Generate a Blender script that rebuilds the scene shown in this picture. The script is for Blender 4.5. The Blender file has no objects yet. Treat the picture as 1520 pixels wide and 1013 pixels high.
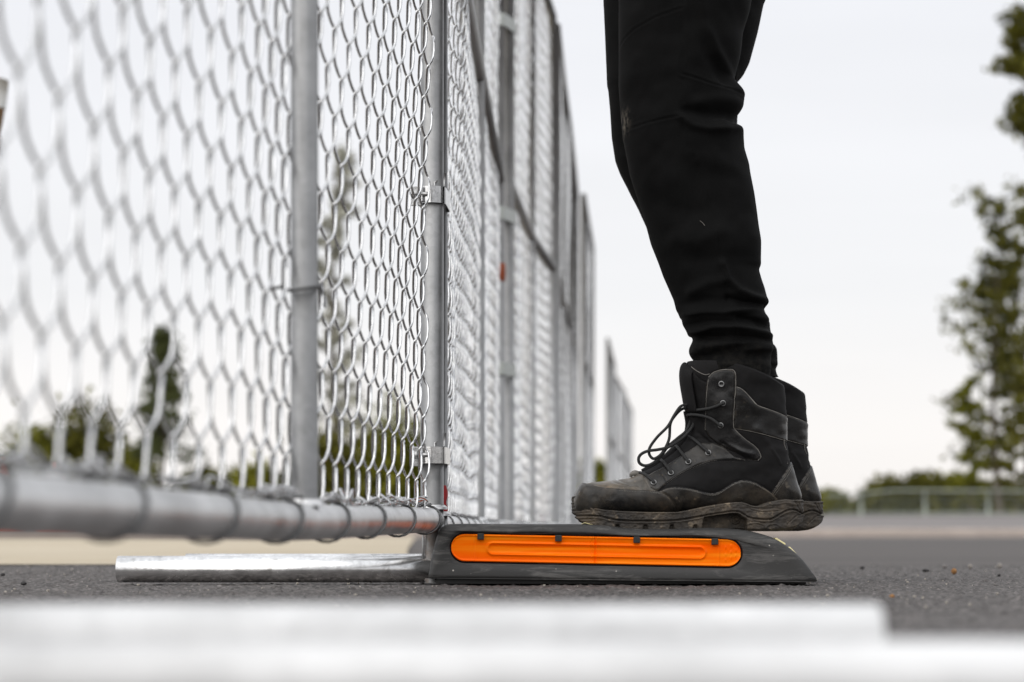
import bpy, math, random
import numpy as np
from mathutils import Vector, Matrix
from mathutils.bvhtree import BVHTree
random.seed(7); RNG = np.random.default_rng(7)
C = bpy.context.scene.collection
scn = bpy.context.scene
PI = math.pi

# ------------------------------------------------------------------ camera
F, CX, HZ, CAMZ = 2955.6, 760.0, 790.0, 0.07      # focal length in photo px, centre column, horizon row, camera height
cam_d = bpy.data.cameras.new('camera'); cam = bpy.data.objects.new('camera', cam_d); C.objects.link(cam)
cam.location = (0, 0, CAMZ); cam.rotation_euler = (PI/2, 0, 0)
cam_d.lens = 70; cam_d.sensor_width = 36; cam_d.shift_y = 0.1865
cam_d.clip_start = 0.05; cam_d.clip_end = 2000
cam_d.dof.use_dof = True; cam_d.dof.focus_distance = 2.68; cam_d.dof.aperture_fstop = 5.0
cam_d.dof.aperture_blades = 0
scn.camera = cam
scn.render.engine = 'CYCLES'
scn.view_settings.view_transform = 'Standard'; scn.view_settings.look = 'None'
scn.view_settings.exposure = 0.0; scn.view_settings.gamma = 1

# ------------------------------------------------------------------ overcast sky
SUN_EL, SUN_ROT = math.radians(40), math.radians(214)
w = bpy.data.worlds.new('World'); scn.world = w; w.use_nodes = True
nt = w.node_tree; nt.nodes.clear()
out = nt.nodes.new('ShaderNodeOutputWorld'); bg = nt.nodes.new('ShaderNodeBackground')
sky = nt.nodes.new('ShaderNodeTexSky'); sky.sky_type = 'NISHITA'; sky.sun_disc = False
sky.sun_elevation = SUN_EL; sky.sun_rotation = SUN_ROT; sky.dust_density = 4
tc = nt.nodes.new('ShaderNodeTexCoord'); sep = nt.nodes.new('ShaderNodeSeparateXYZ')
nt.links.new(tc.outputs['Generated'], sep.inputs[0])
ramp = nt.nodes.new('ShaderNodeValToRGB'); nt.links.new(sep.outputs['Z'], ramp.inputs[0])
e = ramp.color_ramp.elements
e[0].position = 0.0; e[0].color = (0.985, 0.945, 0.915, 1)
e[1].position = 1.0; e[1].color = (1.34, 1.37, 1.42, 1)
for p, c in ((0.05, (0.975, 0.95, 0.93)), (0.12, (0.91, 0.915, 0.93)), (0.26, (0.872, 0.885, 0.925)), (0.5, (1.0, 1.02, 1.06))):
    k = e.new(p); k.color = (*c, 1)
mp = nt.nodes.new('ShaderNodeMapping'); mp.inputs['Scale'].default_value = (1.2, 1.2, 9)
nz = nt.nodes.new('ShaderNodeTexNoise'); nz.inputs['Scale'].default_value = 1.6; nz.inputs['Detail'].default_value = 5
nt.links.new(tc.outputs['Generated'], mp.inputs[0]); nt.links.new(mp.outputs[0], nz.inputs['Vector'])
mr = nt.nodes.new('ShaderNodeMapRange'); mr.inputs['From Min'].default_value = 0.3; mr.inputs['From Max'].default_value = 0.7
mr.inputs['To Min'].default_value = 9.95; mr.inputs['To Max'].default_value = 10.7     # x10: the background strength is 0.1
nt.links.new(nz.outputs[0], mr.inputs[0])
vm = nt.nodes.new('ShaderNodeVectorMath'); vm.operation = 'SCALE'
nt.links.new(ramp.outputs[0], vm.inputs[0]); nt.links.new(mr.outputs[0], vm.inputs['Scale'])
mx = nt.nodes.new('ShaderNodeMix'); mx.data_type = 'RGBA'; mx.inputs['Factor'].default_value = 0.97
nt.links.new(sky.outputs[0], mx.inputs[6]); nt.links.new(vm.outputs[0], mx.inputs[7])
nt.links.new(mx.outputs[2], bg.inputs[0]); bg.inputs[1].default_value = 0.1
nt.links.new(bg.outputs[0], out.inputs[0])

sd = bpy.data.lights.new('sun', 'SUN'); sun = bpy.data.objects.new('sun', sd); C.objects.link(sun)
sd.energy = 2.2; sd.angle = math.radians(80); sd.color = (1, 0.975, 0.94)
dv = Vector((-math.sin(SUN_ROT)*-1*math.cos(SUN_EL), math.cos(SUN_ROT)*math.cos(SUN_EL), math.sin(SUN_EL)))
sun.rotation_euler = dv.to_track_quat('Z', 'Y').to_euler(); sun.location = (0, 0, 20)

# ------------------------------------------------------------------ helpers
def W(px, py, Y):                       # a place in the world from the photo position and the distance
    return Vector(((px-CX)/F*Y, Y, CAMZ + (HZ-py)/F*Y))

def mesh_obj(name, V, Fc, m=None, parent=None, smooth=True):
    me = bpy.data.meshes.new(name)
    V = np.asarray(V, dtype=np.float32)
    if isinstance(Fc, np.ndarray):
        n, k = Fc.shape
        me.vertices.add(len(V)); me.vertices.foreach_set('co', V.ravel())
        me.loops.add(n*k); me.loops.foreach_set('vertex_index', Fc.astype(np.int32).ravel())
        me.polygons.add(n); me.polygons.foreach_set('loop_start', np.arange(0, n*k, k, dtype=np.int32))
        me.update(calc_edges=True); me.validate()
    else:
        me.from_pydata([tuple(map(float, v)) for v in V], [], Fc); me.update()
    if smooth: me.polygons.foreach_set('use_smooth', [True]*len(me.polygons))
    if m: me.materials.append(m)
    o = bpy.data.objects.new(name, me); C.objects.link(o)
    if parent: o.parent = parent
    return o

class MB:
    def __init__(s): s.v = []; s.f = []
    def add(s, V, Fc):
        b = len(s.v); s.v += [tuple(map(float, p)) for p in V]; s.f += [tuple(int(i)+b for i in f) for f in Fc]
    def box(s, c, d, M=None):
        x, y, z = d[0]/2, d[1]/2, d[2]/2
        V = [Vector((i*x, j*y, k*z)) for i in (-1, 1) for j in (-1, 1) for k in (-1, 1)]
        if M: V = [M @ v for v in V]
        s.add([v+Vector(c) for v in V], [(0,1,3,2),(4,6,7,5),(0,4,5,1),(2,3,7,6),(0,2,6,4),(1,5,7,3)])
    def tube(s, pts, r, n=12, caps=True, closed=False):
        V, Fc = tube(pts, r, n, closed)
        m = len(pts)
        Fc = [tuple(f) for f in Fc]
        if caps and not closed:
            Fc.append(tuple(range(n-1, -1, -1))); Fc.append(tuple(range((m-1)*n, m*n)))
        s.add(V, Fc)
    def pipe(s, a, b, r, wall=0.0025, n=28):         # open hollow pipe
        a, b = Vector(a), Vector(b); d = (b-a).normalized()
        pts = [a+d*wall, a, a, b, b, b-d*wall]
        P = []; q = d.orthogonal().normalized(); q2 = d.cross(q)
        prof = [(a+d*0.04, r-wall), (a+d*0.0005, r-wall), (a, r-wall*0.7), (a, r-wall*0.3), (a+d*0.0005, r), (b-d*0.0005, r), (b, r-wall*0.3), (b, r-wall*0.7), (b-d*0.0005, r-wall), (b-d*0.04, r-wall)]
        for c, rr in prof:
            for i in range(n):
                t = 2*PI*i/n; P.append(c + (q*math.cos(t)+q2*math.sin(t))*rr)
        Fc = []
        for j in range(len(prof)-1):
            for i in range(n):
                k = (i+1) % n; Fc.append((j*n+i, j*n+k, (j+1)*n+k, (j+1)*n+i))
        s.add(P, Fc)
    def build(s, name, m=None, parent=None, smooth=True):
        return mesh_obj(name, s.v, s.f, m, parent, smooth)

def tube(pts, r, n=12, closed=False):
    P = np.array([tuple(p) for p in pts], float); m = len(P)
    if np.isscalar(r): r = np.full(m, r)
    T = np.gradient(P, axis=0)
    if closed: T = np.roll(P, -1, 0) - np.roll(P, 1, 0)
    T /= np.linalg.norm(T, axis=1)[:, None] + 1e-12
    up = np.array([0, 0, 1.0]) if abs(T[0][2]) < .9 else np.array([1.0, 0, 0])
    A = np.zeros_like(P); a = np.cross(T[0], up); a /= np.linalg.norm(a); A[0] = a
    for i in range(1, m):
        a = A[i-1] - T[i]*np.dot(A[i-1], T[i]); A[i] = a/(np.linalg.norm(a)+1e-12)
    B = np.cross(T, A)
    th = np.arange(n)*2*PI/n
    V = P[:, None, :] + (A[:, None, :]*np.cos(th)[None, :, None] + B[:, None, :]*np.sin(th)[None, :, None])*np.asarray(r)[:, None, None]
    i = np.arange(m if closed else m-1)[:, None]; j = np.arange(n)[None, :]
    j2 = (j+1) % n; i2 = (i+1) % m
    Fc = np.stack([i*n+j, i2*n+j, i2*n+j2, i*n+j2], -1).reshape(-1, 4)
    return V.reshape(-1, 3), Fc

def spline(pts, k=8):                    # Catmull-Rom through points
    P = [np.array(tuple(p), float) for p in pts]
    P = [2*P[0]-P[1]] + P + [2*P[-1]-P[-2]]
    o = []
    for i in range(1, len(P)-2):
        for t in np.linspace(0, 1, k, endpoint=False):
            a, b, c, d = P[i-1:i+3]
            o.append(.5*((2*b)+(-a+c)*t+(2*a-5*b+4*c-d)*t*t+(-a+3*b-3*c+d)*t**3))
    o.append(P[-2]); return o

def tag(o, label=None, cat=None, group=None, kind=None):
    if label: o['label'] = label
    if cat: o['category'] = cat
    if group: o['group'] = group
    if kind: o['kind'] = kind
    return o
def thing(name, loc=(0, 0, 0), label=None, cat=None, group=None):
    o = bpy.data.objects.new(name, None); C.objects.link(o); o.location = loc; o.empty_display_size = .05
    return tag(o, label, cat, group)

def vnoise(x, y, seed=0):                # smooth value noise for numpy arrays
    r = np.random.default_rng(seed).random((64, 64))
    xi = np.floor(x).astype(int); yi = np.floor(y).astype(int); fx = x-xi; fy = y-yi
    fx = fx*fx*(3-2*fx); fy = fy*fy*(3-2*fy)
    g = lambda a, b: r[a % 64, b % 64]
    return (g(xi, yi)*(1-fx)+g(xi+1, yi)*fx)*(1-fy)+(g(xi, yi+1)*(1-fx)+g(xi+1, yi+1)*fx)*fy - .5

def seg_dist(P, line):                   # distance of points (N,2) to a polyline
    L = np.array(line, float); d = np.full(len(P), 1e9)
    for a, b in zip(L[:-1], L[1:]):
        ab = b-a; t = np.clip(((P-a)@ab)/(ab@ab+1e-12), 0, 1)
        d = np.minimum(d, np.hypot(*(P-a-t[:, None]*ab).T))
    return d
def sdf(P, poly):                        # signed distance, positive inside
    L = poly+[poly[0]]; d = seg_dist(P, L); ins = np.zeros(len(P), bool)
    for (x1, y1), (x2, y2) in zip(L[:-1], L[1:]):
        c = (y1 > P[:, 1]) != (y2 > P[:, 1])
        ins ^= c & (P[:, 0] < (x2-x1)*(P[:, 1]-y1)/((y2-y1) if y2 != y1 else 1e-9)+x1)
    return np.where(ins, d, -d)
def sstep(x, a, b):
    t = np.clip((x-a)/(b-a), 0, 1); return t*t*(3-2*t)

# ------------------------------------------------------------------ materials
class NT:
    def __init__(s, name):
        s.m = bpy.data.materials.new(name); s.m.use_nodes = True; s.t = s.m.node_tree
        s.b = s.t.nodes['Principled BSDF']; s.tc = s.t.nodes.new('ShaderNodeTexCoord').outputs['Object']
    def n(s, ty, **kw):
        o = s.t.nodes.new(ty)
        for k, v in kw.items():
            if k.startswith('_'): setattr(o, k[1:], v)
            else: o.inputs[k.replace('_', ' ')].default_value = v
        return o
    def l(s, a, b): s.t.links.new(a, b)
    def noise(s, scale, detail=4, rough=.55, vec=None, stretch=None, dist=0):
        v = vec or s.tc
        if stretch:
            mpn = s.n('ShaderNodeMapping'); mpn.inputs['Scale'].default_value = stretch; s.l(v, mpn.inputs[0]); v = mpn.outputs[0]
        o = s.n('ShaderNodeTexNoise', Scale=scale, Detail=detail, Roughness=rough, Distortion=dist); s.l(v, o.inputs['Vector'])
        return o.outputs[0]
    def vor(s, scale, feature='F1', vec=None):
        o = s.n('ShaderNodeTexVoronoi', Scale=scale); o.feature = feature; s.l(vec or s.tc, o.inputs['Vector']); return o
    def ramp(s, v, *st):
        o = s.n('ShaderNodeValToRGB'); e = o.color_ramp.elements
        e[0].position, e[1].position = st[0][0], st[-1][0]
        e[0].color = (*c3(st[0][1]), 1); e[1].color = (*c3(st[-1][1]), 1)
        for p, c in st[1:-1]: k = e.new(p); k.color = (*c3(c), 1)
        s.l(v, o.inputs[0]); return o.outputs[0]
    def mix(s, f, a, b, mode='MIX'):
        o = s.n('ShaderNodeMix'); o.data_type = 'RGBA'; o.blend_type = mode
        for sock, v in ((o.inputs['Factor'], f), (o.inputs[6], a), (o.inputs[7], b)):
            if isinstance(v, (int, float)): sock.default_value = v if sock.type == 'VALUE' else (v, v, v, 1)
            elif isinstance(v, tuple): sock.default_value = (*v, 1)
            else: s.l(v, sock)
        return o.outputs[2]
    def math(s, op, a, b=0):
        o = s.n('ShaderNodeMath'); o.operation = op
        for i, v in enumerate((a, b)):
            if isinstance(v, (int, float)): o.inputs[i].default_value = v
            else: s.l(v, o.inputs[i])
        return o.outputs[0]
    def bump(s, h, strength=.3, dist=.002):
        o = s.n('ShaderNodeBump', Strength=strength, Distance=dist); s.l(h, o.inputs['Height']); s.l(o.outputs[0], s.b.inputs['Normal'])
    def attr(s, name):
        o = s.n('ShaderNodeAttribute'); o.attribute_name = name; return o.outputs['Fac']
    def set(s, **kw):
        for k, v in kw.items():
            sock = s.b.inputs[k.replace('_', ' ')]
            if hasattr(v, 'links'): s.l(v, sock)
            elif isinstance(v, tuple): sock.default_value = (*v, 1)
            else: sock.default_value = v
        return s
def c3(c): return (c, c, c) if isinstance(c, (int, float)) else c

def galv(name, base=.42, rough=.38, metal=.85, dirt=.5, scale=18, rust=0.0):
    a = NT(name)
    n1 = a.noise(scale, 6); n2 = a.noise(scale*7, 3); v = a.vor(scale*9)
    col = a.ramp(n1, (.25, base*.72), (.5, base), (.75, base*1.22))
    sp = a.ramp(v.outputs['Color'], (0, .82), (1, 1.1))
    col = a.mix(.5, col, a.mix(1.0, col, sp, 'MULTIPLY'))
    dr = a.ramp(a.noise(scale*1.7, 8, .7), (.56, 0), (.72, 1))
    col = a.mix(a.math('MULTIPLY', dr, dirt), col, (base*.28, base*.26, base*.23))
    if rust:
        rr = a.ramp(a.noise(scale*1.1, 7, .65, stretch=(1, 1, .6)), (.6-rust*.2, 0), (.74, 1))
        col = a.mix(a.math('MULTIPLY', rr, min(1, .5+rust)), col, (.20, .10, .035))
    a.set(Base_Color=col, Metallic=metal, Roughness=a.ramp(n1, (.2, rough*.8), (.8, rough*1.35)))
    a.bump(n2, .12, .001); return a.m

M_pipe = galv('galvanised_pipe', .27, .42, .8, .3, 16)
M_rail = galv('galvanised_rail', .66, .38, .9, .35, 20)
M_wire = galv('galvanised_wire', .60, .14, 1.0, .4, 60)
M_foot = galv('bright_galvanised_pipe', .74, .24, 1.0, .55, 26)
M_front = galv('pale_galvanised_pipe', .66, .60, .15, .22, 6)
M_clamp = galv('zinc_clamp', .44, .13, 1.0, .8, 90)
M_bolt = galv('dull_bolt', .38, .35, .9, .5, 90)
M_tie = galv('dark_tie_wire', .12, .35, .9, .3, 60)
M_rust = galv('rusty_steel', .30, .6, .45, .7, 30, rust=.55)
def plain(name, col, rough=.6, metal=0, var=.25, scale=40, bump=.1, spec=.5):
    a = NT(name); n1 = a.noise(scale, 5)
    a.set(Base_Color=a.ramp(n1, (.25, tuple(c*(1-var) for c in c3(col))), (.75, tuple(min(1, c*(1+var)) for c in c3(col)))), Roughness=rough, Metallic=metal)
    a.b.inputs['Specular IOR Level'].default_value = spec
    a.bump(n1, bump, .001); return a.m
M_redpaint = plain('red_marker_paint', (.35, .008, .012), .5)
M_rustspot = plain('orange_rust', (.22, .045, .012), .8, scale=60)

# near asphalt, far asphalt, concrete
a = NT('worn_asphalt')
v = a.vor(210); big = a.noise(1.1, 4); n1 = a.noise(330, 3); st = a.noise(14, 6, .6)
col = a.ramp(v.outputs['Color'], (0, (.026, .023, .022)), (.45, (.060, .053, .050)), (.8, (.108, .097, .092)), (1, (.21, .19, .18)))
col = a.mix(.55, col, a.mix(1.0, col, a.ramp(st, (.3, .65), (.7, 1.35)), 'MULTIPLY'))
white = a.ramp(a.vor(95).outputs['Color'], (.955, 0), (.985, 1))
dots = a.ramp(a.vor(95).outputs['Distance'], (.18, 1), (.3, 0))
col = a.mix(a.math('MULTIPLY', white, dots), col, (.62, .58, .52))
a.set(Base_Color=col, Roughness=.82); a.bump(n1, .5, .002); M_asph = a.m
a = NT('smooth_dark_asphalt')
s1 = a.noise(1.6, 6, .6, stretch=(.05, 1.6, 1)); s2 = a.noise(90, 4)
col = a.ramp(s1, (.32, (.028, .024, .022)), (.5, (.056, .048, .044)), (.68, (.100, .087, .080)))
col = a.mix(.5, col, a.mix(1.0, col, a.ramp(s2, (.3, .6), (.7, 1.4)), 'MULTIPLY'))
a.set(Base_Color=col, Roughness=.85); a.bump(s2, .4, .003); M_asph2 = a.m
a = NT('pale_sandy_concrete')
s1 = a.noise(1.6, 6, .6, stretch=(.5, 1, 1)); s2 = a.noise(26, 6, .7)
col = a.ramp(s1, (.3, (.33, .27, .185)), (.55, (.42, .36, .265)), (.75, (.50, .44, .35)))
col = a.mix(a.ramp(s2, (.60, 0), (.72, .8)), col, (.20, .165, .12))
a.set(Base_Color=col, Roughness=.9); a.bump(s2, .3, .004); M_conc = a.m
M_kerb = plain('weathered_kerb_concrete', (.40, .34, .30), .9, var=.15, scale=3)
M_verge = plain('raised_pavement', (.155, .140, .134), .9, var=.12, scale=.8)

# rubber
a = NT('black_rubber')
n1 = a.noise(9, 6, .6); n2 = a.noise(420, 2)
col = a.ramp(n1, (.3, (.014, .0135, .013)), (.7, (.027, .026, .025)))
scr = a.ramp(a.noise(22, 8, .75, stretch=(.5, 1, 3.2), dist=.6), (.50, 0), (.64, .6))
col = a.mix(scr, col, (.13, .124, .118))
vv = a.vor(210); sp = a.math('MULTIPLY', a.ramp(vv.outputs['Color'], (.88, 0), (.92, 1)), a.ramp(vv.outputs['Distance'], (.16, 1), (.30, 0)))
col = a.mix(sp, col, (.45, .42, .38))
a.set(Base_Color=col, Roughness=a.ramp(n1, (.3, .52), (.7, .68))); a.bump(n2, .18, .0006); M_rub = a.m
a = NT('amber_reflector')
n1 = a.noise(14, 4, stretch=(.25, 1, 5))  # stretched noise: inner glow and bright lines painted into the amber colour
a.set(Base_Color=a.ramp(n1, (.3, (1, .10, .0)), (.5, (1, .15, .0)), (.68, (1, .30, .01))), Roughness=.20)
a.b.inputs['Specular IOR Level'].default_value = .35; a.b.inputs['Specular Tint'].default_value = (1, .55, .15, 1)
a.b.inputs['Subsurface Weight'].default_value = .0; M_amb = a.m
M_yel = plain('pale_yellow_reflector', (.75, .66, .34), .35)
M_black = plain('black_plastic', .012, .5)

# boots
a = NT('scuffed_black_leather')
d = a.attr('dust'); n1 = a.noise(24, 7, .65); n2 = a.noise(130, 5, .6); n3 = a.noise(9, 4)
col = a.ramp(n3, (.3, (.005, .005, .005)), (.7, (.011, .0105, .011)))
dm = a.math('MULTIPLY', a.ramp(a.noise(15, 9, .72, dist=.4), (.40, .0), (.62, 1)), a.math('ADD', d, .01)); dm = a.math('ADD', dm, a.math('MULTIPLY', a.math('POWER', d, 4.0), .45))
dcol = a.mix(a.ramp(a.noise(40, 4), (.35, 0), (.7, 1)), (.092, .085, .075), (.135, .105, .072))
col = a.mix(dm, col, dcol)
spots = a.math('MULTIPLY', a.ramp(a.noise(75, 6, .7), (.60, 0), (.68, 1)), a.math('ADD', a.math('MULTIPLY', d, .7), .06))
col = a.mix(spots, col, (.22, .18, .13))
rspot = a.math('MULTIPLY', a.ramp(a.noise(38, 5, .7), (.64, 0), (.73, 1)), a.math('MULTIPLY', d, .7))
col = a.mix(rspot, col, (.17, .085, .04))
a.set(Base_Color=col, Roughness=a.ramp(n1, (.35, .20), (.65, .50))); a.bump(n2, .35, .0014); a.b.inputs['Specular IOR Level'].default_value = .3; M_leather = a.m
a = NT('dirty_rubber_sole')
n1 = a.noise(30, 8, .7); n2 = a.noise(160, 4); n3 = a.noise(70, 5, .6)
col = a.ramp(n1, (.32, (.010, .008, .007)), (.5, (.034, .027, .020)), (.66, (.082, .062, .042)))
col = a.mix(a.ramp(n3, (.60, 0), (.70, .8)), col, (.20, .155, .105))
a.set(Base_Color=col, Roughness=.72); a.bump(n3, .4, .0015); M_sole = a.m
M_nubuck = plain('black_textile_upper', (.0055, .005, .0052), .75, var=.5, scale=30, bump=.4, spec=.2)
M_edge = plain('worn_grey_leather_edge', (.15, .14, .125), .6, var=.5, scale=60)
M_stitch = plain('dark_stitching', (.02, .018, .016), .7)
M_lace = NT('black_boot_lace'); vv = M_lace.n('ShaderNodeTexWave', Scale=260.0, Distortion=1.5); M_lace.l(M_lace.tc, vv.inputs[0])
M_lace.set(Base_Color=M_lace.ramp(vv.outputs[0], (.2, .006), (.8, .020)), Roughness=.7); M_lace.bump(vv.outputs[0], .5, .0008); M_lace = M_lace.m
M_eye = galv('eyelet_metal', .26, .35, .8, .4, 120)
a = NT('black_jersey')
n2 = a.noise(900, 2); n1 = a.noise(12, 4); dd = a.attr('dust')
col = a.ramp(n1, (.3, .0022), (.7, .0044))
col = a.mix(a.math('MULTIPLY', dd, a.ramp(a.noise(90, 5, .7), (.45, 0), (.62, 1))), col, (.12, .105, .085))
lint = a.vor(55); lf = a.math('MULTIPLY', a.ramp(lint.outputs['Color'], (.965, 0), (.97, 1)), a.ramp(lint.outputs['Distance'], (.06, 1), (.10, 0)))
col = a.mix(lf, col, (.2, .19, .17))
a.set(Base_Color=col, Roughness=.9); a.b.inputs['Specular IOR Level'].default_value = .12
a.bump(n2, .35, .0006); M_cloth = a.m
M_skin = plain('skin', (.45, .26, .18), .5, var=.1)
M_hair = plain('dark_hair', (.03, .02, .015), .6)

def leafmat(name, dark, light):
    a = NT(name); i = a.n('ShaderNodeObjectInfo'); g = a.attr('tone')
    a.set(Base_Color=a.ramp(g, (0, dark), (1, light)), Roughness=.6)
    a.b.inputs['Specular IOR Level'].default_value = .08; return a.m
M_leaf = leafmat('olive_leaves', (.016, .019, .003), (.145, .135, .020))
M_leaf2 = leafmat('yellow_green_leaves', (.030, .040, .004), (.21, .20, .022))
M_conif = leafmat('dark_conifer_needles', (.030, .038, .014), (.105, .115, .040))
M_birch = leafmat('hazy_grey_green_leaves', (.22, .22, .17), (.50, .49, .42))  # veiling haze is put into the leaf colour, hence so pale
M_bark = plain('bark', (.075, .058, .042), .9, scale=8)
M_cone = plain('orange_cone_plastic', (.75, .11, .03), .5)
M_conew = plain('white_cone_band', (.75, .75, .75), .5)
M_wood = plain('weathered_wood', (.23, .15, .085), .8, scale=12)
M_cap = plain('grey_post_cap', (.5, .5, .48), .6)
M_fence2 = plain('pale_green_steel', (.30, .33, .29), .6, var=.08)

# ================================================================== the setting
def sheet(name, pts, z, m, kind='structure'):
    o = mesh_obj(name, [(x, y, z) for x, y in pts], [tuple(range(len(pts)))], m, smooth=False)
    o['kind'] = kind; return o
# dark asphalt reaching the kerb, then kerb and the raised ground beyond it
sheet('road', [(-60, -30), (60, -30), (60, 30.0), (-60, 30.0)], -.006, M_asph2)
kb = MB(); kb.box((0, 30.15, .054), (120, .30, .132))
k = kb.build('kerb', M_kerb, smooth=False); k['kind'] = 'structure'
bm_ = k.modifiers.new('b', 'BEVEL'); bm_.width = .02; bm_.segments = 2
rows = [30.298, 36, 44, 52, 60, 75, 120, 400, 900]; zs = [.118, .16, .30, .46, .58, .60, .6, .6, .6]
xs = np.linspace(-1, 1, 41); V = []; Fc = []
for y, z in zip(rows, zs):
    for x in xs: V.append((x*max(60, y*1.2), y, z + (random.uniform(-.015, .015) if y > 31 else 0)))
for j in range(len(rows)-1):
    for i in range(40): Fc.append((j*41+i, j*41+i+1, (j+1)*41+i+1, (j+1)*41+i))
mesh_obj('raised_ground', V, Fc, M_verge)['kind'] = 'structure'

# pale slab on the left beyond the near asphalt
pl = [(-25, 4.32), (-.226, 4.32), (-.42, 8), (-.98, 20), (-1.45, 29.9), (-25, 29.9)]
sheet('concrete_slab', pl, .0, M_conc)

# worn near asphalt: real grain, finest where it is sharp
nx, ny = 620, 430
X = np.linspace(-1.25, 1.25, nx)
Yv = np.concatenate([np.linspace(.45, 1.7, 60, endpoint=False), np.linspace(1.7, 4.31, ny-60)])
GX, GY = np.meshgrid(X, Yv)
GX = GX + RNG.uniform(-.0012, .0012, GX.shape); GY2 = GY + RNG.uniform(-.002, .002, GY.shape)
h = RNG.uniform(0, 1, GX.shape); h2 = (h + np.roll(h, 1, 0) + np.roll(h, 1, 1) + np.roll(h, -1, 1))/4
GZ = (h2-.5)*.0052 + np.clip(h-.93, 0, 1)*.030 + vnoise(GX*9, GY*7, 3)*.0016 + vnoise(GX*60, GY*50, 4)*.0010
GZ -= sstep(GY, 4.24, 4.31)*.004
idx = np.arange(nx*ny).reshape(ny, nx)
Fq = np.stack([idx[:-1, :-1], idx[:-1, 1:], idx[1:, 1:], idx[1:, :-1]], -1).reshape(-1, 4)
o = mesh_obj('asphalt_ground', np.stack([GX, GY2, GZ-.0022], -1).reshape(-1, 3), Fq, M_asph); o['kind'] = 'structure'
pts = [(-40, -8), (40, -8), (40, 4.30), (1.24, 4.30), (1.24, .47), (-1.24, .47), (-1.24, 4.30), (-40, 4.30)]
sheet('asphalt_surround', pts, -.002, M_asph)

# loose grit
g = MB()
for i in range(380):
    y = random.uniform(1.75, 4.2); x = random.uniform(-.62, .62)*y*.5
    r = random.choice((.0005, .0007, .0009, .0014)); zz = -.0006
    ang = random.random()*PI
    M = Matrix.Rotation(ang, 3, 'Z') @ Matrix.Rotation(random.random(), 3, 'X')
    g.box((x, y, zz+r*.5), (r*random.uniform(1.2, 2.4), r*1.5, r*1.4), M)
o = g.build('grit', plain('pale_grit', (.34, .31, .27), .8, var=.5, scale=300), smooth=False); o['kind'] = 'stuff'

def pebble(px, py, wpx, hpx, m, label, seed):
    Y = CAMZ*F/(py+hpx*.5-HZ); c = W(px, py, Y); r = wpx*.5/F*Y; hh = hpx*.5/F*Y
    rr = random.Random(seed); V = []; Fc = []; n, k = 10, 6
    for j in range(k+1):
        ph = PI*j/k
        for i in range(n):
            t = 2*PI*i/n; q = 1+rr.uniform(-.16, .16)
            V.append((r*q*math.sin(ph)*math.cos(t), r*q*.9*math.sin(ph)*math.sin(t), hh*math.cos(ph)*(1+rr.uniform(-.1, .1))))
    for j in range(k):
        for i in range(n): Fc.append((j*n+i, (j+1)*n+i, (j+1)*n+(i+1) % n, j*n+(i+1) % n))
    o = mesh_obj('pebble', V, Fc, m); o.location = (c.x, c.y, hh*.92); tag(o, label, 'pebble')
M_pd = plain('dark_pebble', (.018, .016, .016), .7, scale=200); M_po = plain('ochre_pebble', (.27, .13, .04), .7, scale=200)
M_pw = plain('pale_pebble', (.22, .20, .18), .7, scale=200); M_pg = plain('grey_pebble', (.16, .145, .14), .7, scale=200)
for i, q in enumerate([
    (35, 866, 9, 6, M_pd, 'black pebble on the asphalt left of the galvanised pipe'),
    (4, 853, 7, 5, M_pd, 'small dark pebble at the left edge of the asphalt'),
    (1280, 843, 7, 5, M_pd, 'small dark pebble on the asphalt nearest right of the rubber block'),
    (1374, 847, 10, 5, M_pd, 'flat black pebble just left of the ochre pebble'),
    (1416, 848, 9, 9, M_po, 'round ochre pebble on the asphalt at right'),
    (1402, 841, 8, 6, M_pg, 'blurred grey pebble behind the flat black pebble'),
    (1440, 841, 7, 8, M_pw, 'pale pebble standing right behind the ochre pebble'),
    (1483, 854, 5, 4, M_pd, 'tiny black pebble near the right edge'),
    (1484, 840, 8, 9, M_pw, 'whitish pebble beyond the tiny black pebble at right'),
    (1324, 885, 8, 6, M_po, 'rusty brown pebble in front, close to the near pipe end')]):
    pebble(*q[:6], seed=i)

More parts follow.
